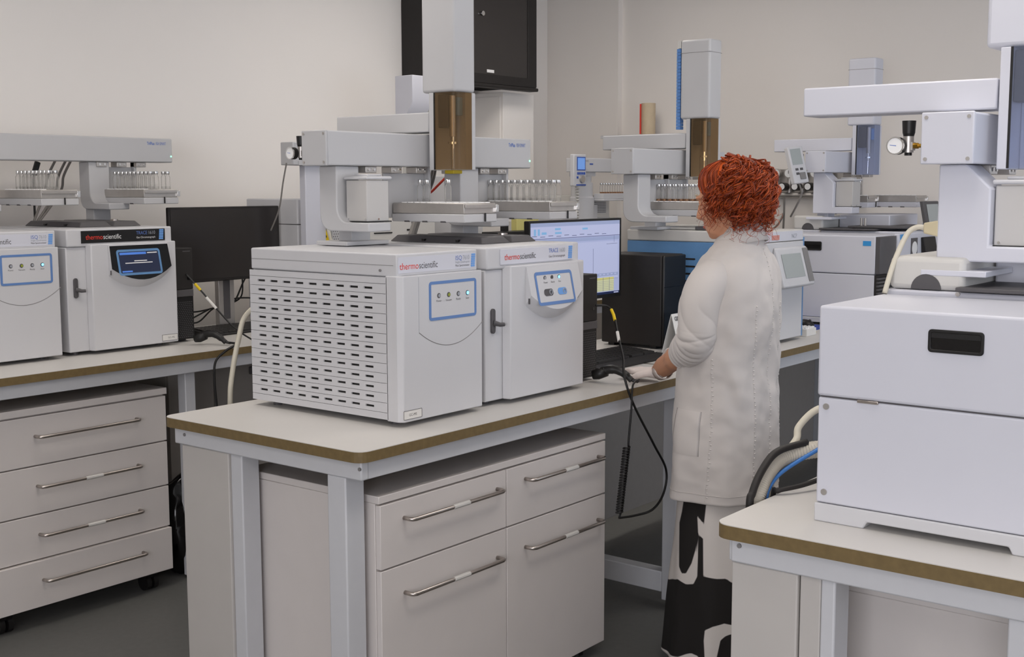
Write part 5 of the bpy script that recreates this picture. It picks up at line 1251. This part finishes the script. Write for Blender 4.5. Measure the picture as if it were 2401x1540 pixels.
nt.links.new(at.outputs['Fac'], rp.inputs['Fac']); nt.links.new(rp.outputs['Color'], nt.nodes['Principled BSDF'].inputs['Base Color'])
tr_ = part('wide_trousers', MB().add(vs, fs), 'printcloth', PR, smooth=True, label='wide trousers in bold black and white print')
ca = tr_.data.attributes.new('print', 'FLOAT', 'POINT')
for i, v in enumerate(cl): ca.data[i].value = max(0, min(1, .5+v*8))
md = tr_.modifiers.new('solid', 'SOLIDIFY'); md.thickness = .003

# ---- gloved hands
def hand(W0, D, side, name, FD, curl=.0):
    # W0 wrist, D direction of the fingers, palm down
    W0 = Vector(W0); D = Vector(D).normalized(); U_ = Vector((0, 0, 1)); U_ = (U_ - D*U_.dot(D)).normalized(); S_ = D.cross(U_)*side   # towards the thumb side
    FD = Vector(FD).normalized(); m_ = MB()
    m_.loft([[W0 + (D if t_ >= 0 else FD)*t_ + S_*(w_*math.cos(2*PI*k/18)) + U_*(h_*math.sin(2*PI*k/18)) for k in range(18)] for (t_, w_, h_) in ((-.055, .031, .027), (-.02, .030, .024), (.0, .031, .022), (.03, .038, .019), (.065, .043, .0165), (.092, .042, .014))])
    for j, (off, ln) in enumerate(((.030, .070), (.0105, .078), (-.0095, .072), (-.028, .058))):
        base = W0 + D*.080 + S_*off; dv = (D + S_*off*1.6).normalized()
        pts_ = [base, base+dv*ln*.35+U_*(.006-curl*.2), base+dv*ln*.68-U_*(.002+curl*.5), base+dv*ln*.97-U_*(.010+curl*1.2)]
        m_.tube(catmull(pts_, 4), [.0105]*4+[.0098]*4+[.0092]*3+[.0084, .006], 10)
    tb = W0 + D*.025 + S_*.030; td = (D*.75+S_*.65-U_*.15).normalized()
    m_.tube(catmull([tb-td*.02, tb+td*.018, tb+td*.042-U_*.003, tb+td*.062-U_*.008], 4), [.014]*4+[.0125]*4+[.0105]*3+[.009, .007], 10)
    o = part(name, m_, 'glove', PR, smooth=True)
    md_ = o.modifiers.new('remesh', 'REMESH'); md_.mode = 'VOXEL'; md_.voxel_size = .0026; md_.use_smooth_shade = True
    md_ = o.modifiers.new('smooth', 'SMOOTH'); md_.iterations = 3
    cuff = MB().tube([W0-FD*.058, W0-FD*.052, W0-FD*.02], [.0335, .0345, .0315], 18, caps=False)
    c_ = part('glove_cuff', cuff, 'glove', o, smooth=True); md_ = c_.modifiers.new('solid', 'SOLIDIFY'); md_.thickness = .002
    return o
hand(L2W(LW_)+Vector((0, 0, -.006)), (.10, 1.0, -.06), -1, 'glove', (.095, .13, -.058))
hand(L2W(RW), (.25, 1.0, -.30), 1, 'glove', (.05, .115, -.045), curl=.012)

# ---- hair
hm = bpy.data.materials.new('hair'); hm.use_nodes = True; nt = hm.node_tree; bs = nt.nodes['Principled BSDF']; bs.inputs['Roughness'].default_value = .42
gi = nt.nodes.new('ShaderNodeNewGeometry'); rp = nt.nodes.new('ShaderNodeValToRGB')
rp.color_ramp.elements[0].color = srgb(92, 30, 8)+(1,); rp.color_ramp.elements[1].color = srgb(206, 96, 38)+(1,)
e = rp.color_ramp.elements.new(.55); e.color = srgb(156, 58, 18)+(1,)
nt.links.new(gi.outputs['Random Per Island'], rp.inputs['Fac']); nt.links.new(rp.outputs['Color'], bs.inputs['Base Color']); MATS['hair'] = hm
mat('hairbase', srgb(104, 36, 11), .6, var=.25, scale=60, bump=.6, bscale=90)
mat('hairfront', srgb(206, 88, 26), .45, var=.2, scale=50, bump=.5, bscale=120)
rnd = random.Random(11)
cap = MB()
# scalp cap: covers crown and back, follows the skull, with a hairline in front
nu, nv = 48, 26; grid = []
for j in range(nv+1):
    row = []
    for i in range(nu):
        az = 2*PI*i/nu                      # 0 = right, 90 = face
        front = max(0, math.sin(az))
        end = math.radians(128 - 70*front**1.5)
        ph = end*j/nv
        q = Vector((.079*math.sin(ph)*math.cos(az), -.015+.101*math.sin(ph)*math.sin(az), .030+.090*math.cos(ph)))
        row.append(hp(q + Vector((0, 0, 0))*1))
    grid.append(row)
vs = [p for r_ in grid for p in r_]
fs = [(j*nu+i, j*nu+(i+1) % nu, (j+1)*nu+(i+1) % nu, (j+1)*nu+i) for j in range(nv) for i in range(nu)]
hair = part('hair', MB().add(vs, fs), 'hairfront', PR, smooth=True, label='curly bright red hair gathered high on the head')
TIE = hp((0, -.060, .122))
EC = L2W((-.012, -.058, 1.575)); ER = Vector((.098, .096, .120))
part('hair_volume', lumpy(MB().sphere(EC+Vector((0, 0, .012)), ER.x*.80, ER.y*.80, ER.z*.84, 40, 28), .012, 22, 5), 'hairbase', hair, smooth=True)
st = MB()
def strand(pts, r0, amp, freq, ph, n=26):
    P_ = catmull(pts, 15); m_ = len(P_); out = []
    for i, p in enumerate(P_):
        t_ = i/(m_-1); d = (P_[min(i+1, m_-1)]-P_[max(i-1, 0)]).normalized(); a_ = d.orthogonal().normalized(); b_ = d.cross(a_)
        am = amp*min(1, t_*2.5); an = freq*t_*2*PI+ph
        out.append(p + (a_*math.cos(an)+b_*math.sin(an))*am)
    st.tube(out, [r0*(1-.6*i/(m_-1)) for i in range(m_)], 3, caps=False)
for k in range(270):
    az = rnd.uniform(0, 2*PI)
    fwd = math.sin(az)                                    # towards the face
    near = math.cos(az) < -.3
    if fwd > (.62 if near else .45) and rnd.random() < .93: continue
    rho = rnd.uniform(.84, 1.02)
    th1 = math.radians(rnd.uniform(85, 150) if fwd < .2 else rnd.uniform(60, 128 if near else 105))
    pts = [TIE + Vector((rnd.gauss(0, .020), rnd.gauss(0, .020), rnd.gauss(-.01, .008)))]
    for q in range(1, 5):
        th = math.radians(18) + (th1-math.radians(18))*q/4; w = rho*(1+rnd.gauss(0, .035)); a2 = az + rnd.gauss(0, .14)
        pts.append(EC + Vector((ER.x*math.sin(th)*math.cos(a2)*w, ER.y*math.sin(th)*math.sin(a2)*w, ER.z*math.cos(th)*w)))
    if fwd < .1 and rnd.random() < .4:
        pts.append(pts[-1] + Vector((rnd.gauss(0, .014), rnd.gauss(-.004, .012), -rnd.uniform(.015, .04))))
    am, fq, ph0 = rnd.uniform(.008, .016), rnd.uniform(3.0, 6.0), rnd.uniform(0, 6.28)
    for c_ in range(rnd.choice((4, 5, 6))):               # a ringlet: a few hairs winding together
        o_ = Vector((rnd.gauss(0, .0016), rnd.gauss(0, .0016), rnd.gauss(0, .0016)))
        strand([p_+o_ for p_ in pts], rnd.uniform(.0012, .0022), am*rnd.uniform(.85, 1.12), fq*rnd.uniform(.985, 1.015), ph0+rnd.gauss(0, .16))
for k in range(90):                                       # frizz and stray curls at nape and temple
    az = rnd.uniform(PI*.86, PI*2.02); th = math.radians(rnd.uniform(100, 150)); p = EC + Vector((ER.x*math.sin(th)*math.cos(az), ER.y*math.sin(th)*math.sin(az), ER.z*math.cos(th)))
    q = p + Vector((rnd.gauss(0, .02), rnd.gauss(-.005, .02), -rnd.uniform(.03, .075)))
    strand([p, p.lerp(q, .5)+Vector((rnd.gauss(0, .012), rnd.gauss(0, .012), 0)), q], .0009, rnd.uniform(.005, .011), rnd.uniform(1, 2.5), rnd.uniform(0, 6))
part('curls', st, 'hair', hair, smooth=True, kind='stuff')
st = MB()
for k in range(420):                                      # hair combed back from the hairline
    az = rnd.uniform(math.radians(-5), math.radians(185)); front = max(0, math.sin(az)); e_ = math.radians(126 - 70*front**1.5)*rnd.uniform(.93, 1.02)
    def on(ph, lift): return hp(Vector(((.080+lift)*math.sin(ph)*math.cos(az), -.015+(.102+lift)*math.sin(ph)*math.sin(az), .030+(.091+lift)*math.cos(ph))))
    lift = rnd.uniform(.0, .007)
    pts = [on(e_, 0), on(e_*.75, lift), on(e_*.5, lift*1.4), on(e_*.25, lift*1.3).lerp(TIE, .35), TIE + Vector((rnd.gauss(0, .012), rnd.gauss(0, .012), 0))]
    strand(pts, rnd.uniform(.0010, .0018), rnd.uniform(.0005, .0025), rnd.uniform(1, 3), rnd.uniform(0, 6))
for k in range(70):                                       # ringlets covering the near ear
    p = hp((-.080, rnd.uniform(-.045, .015), rnd.uniform(.015, .06))); q = p + Vector((rnd.gauss(-.004, .006), rnd.gauss(-.008, .010), -rnd.uniform(.06, .10)))
    md_ = p.lerp(q, .5)+Vector((-.012, rnd.gauss(0, .008), 0)); am, fq, ph0 = rnd.uniform(.005, .009), rnd.uniform(1.6, 3), rnd.uniform(0, 6)
    for c_ in range(4): strand([p, md_, q], .0013, am*rnd.uniform(.8, 1.2), fq, ph0+rnd.gauss(0, .3))
for k in range(60):                                       # loose temple curls on the near side
    p = hp((-.070, rnd.uniform(-.03, .035), rnd.uniform(-.01, .04))); q = p + Vector((rnd.gauss(-.006, .008), rnd.gauss(.0, .014), -rnd.uniform(.05, .11)))
    strand([p, p.lerp(q, .5)+Vector((-.008, rnd.gauss(0, .01), 0)), q], .0011, rnd.uniform(.004, .009), rnd.uniform(1.2, 3), rnd.uniform(0, 6))
part('combed_strands', st, 'hair', hair, smooth=True, kind='stuff')

bpy.data.objects.remove([c for c in VP.children if c.name.startswith('glass')][0])
for c in list(VP.children): bpy.data.objects.remove(c)
bpy.data.objects.remove(VP)
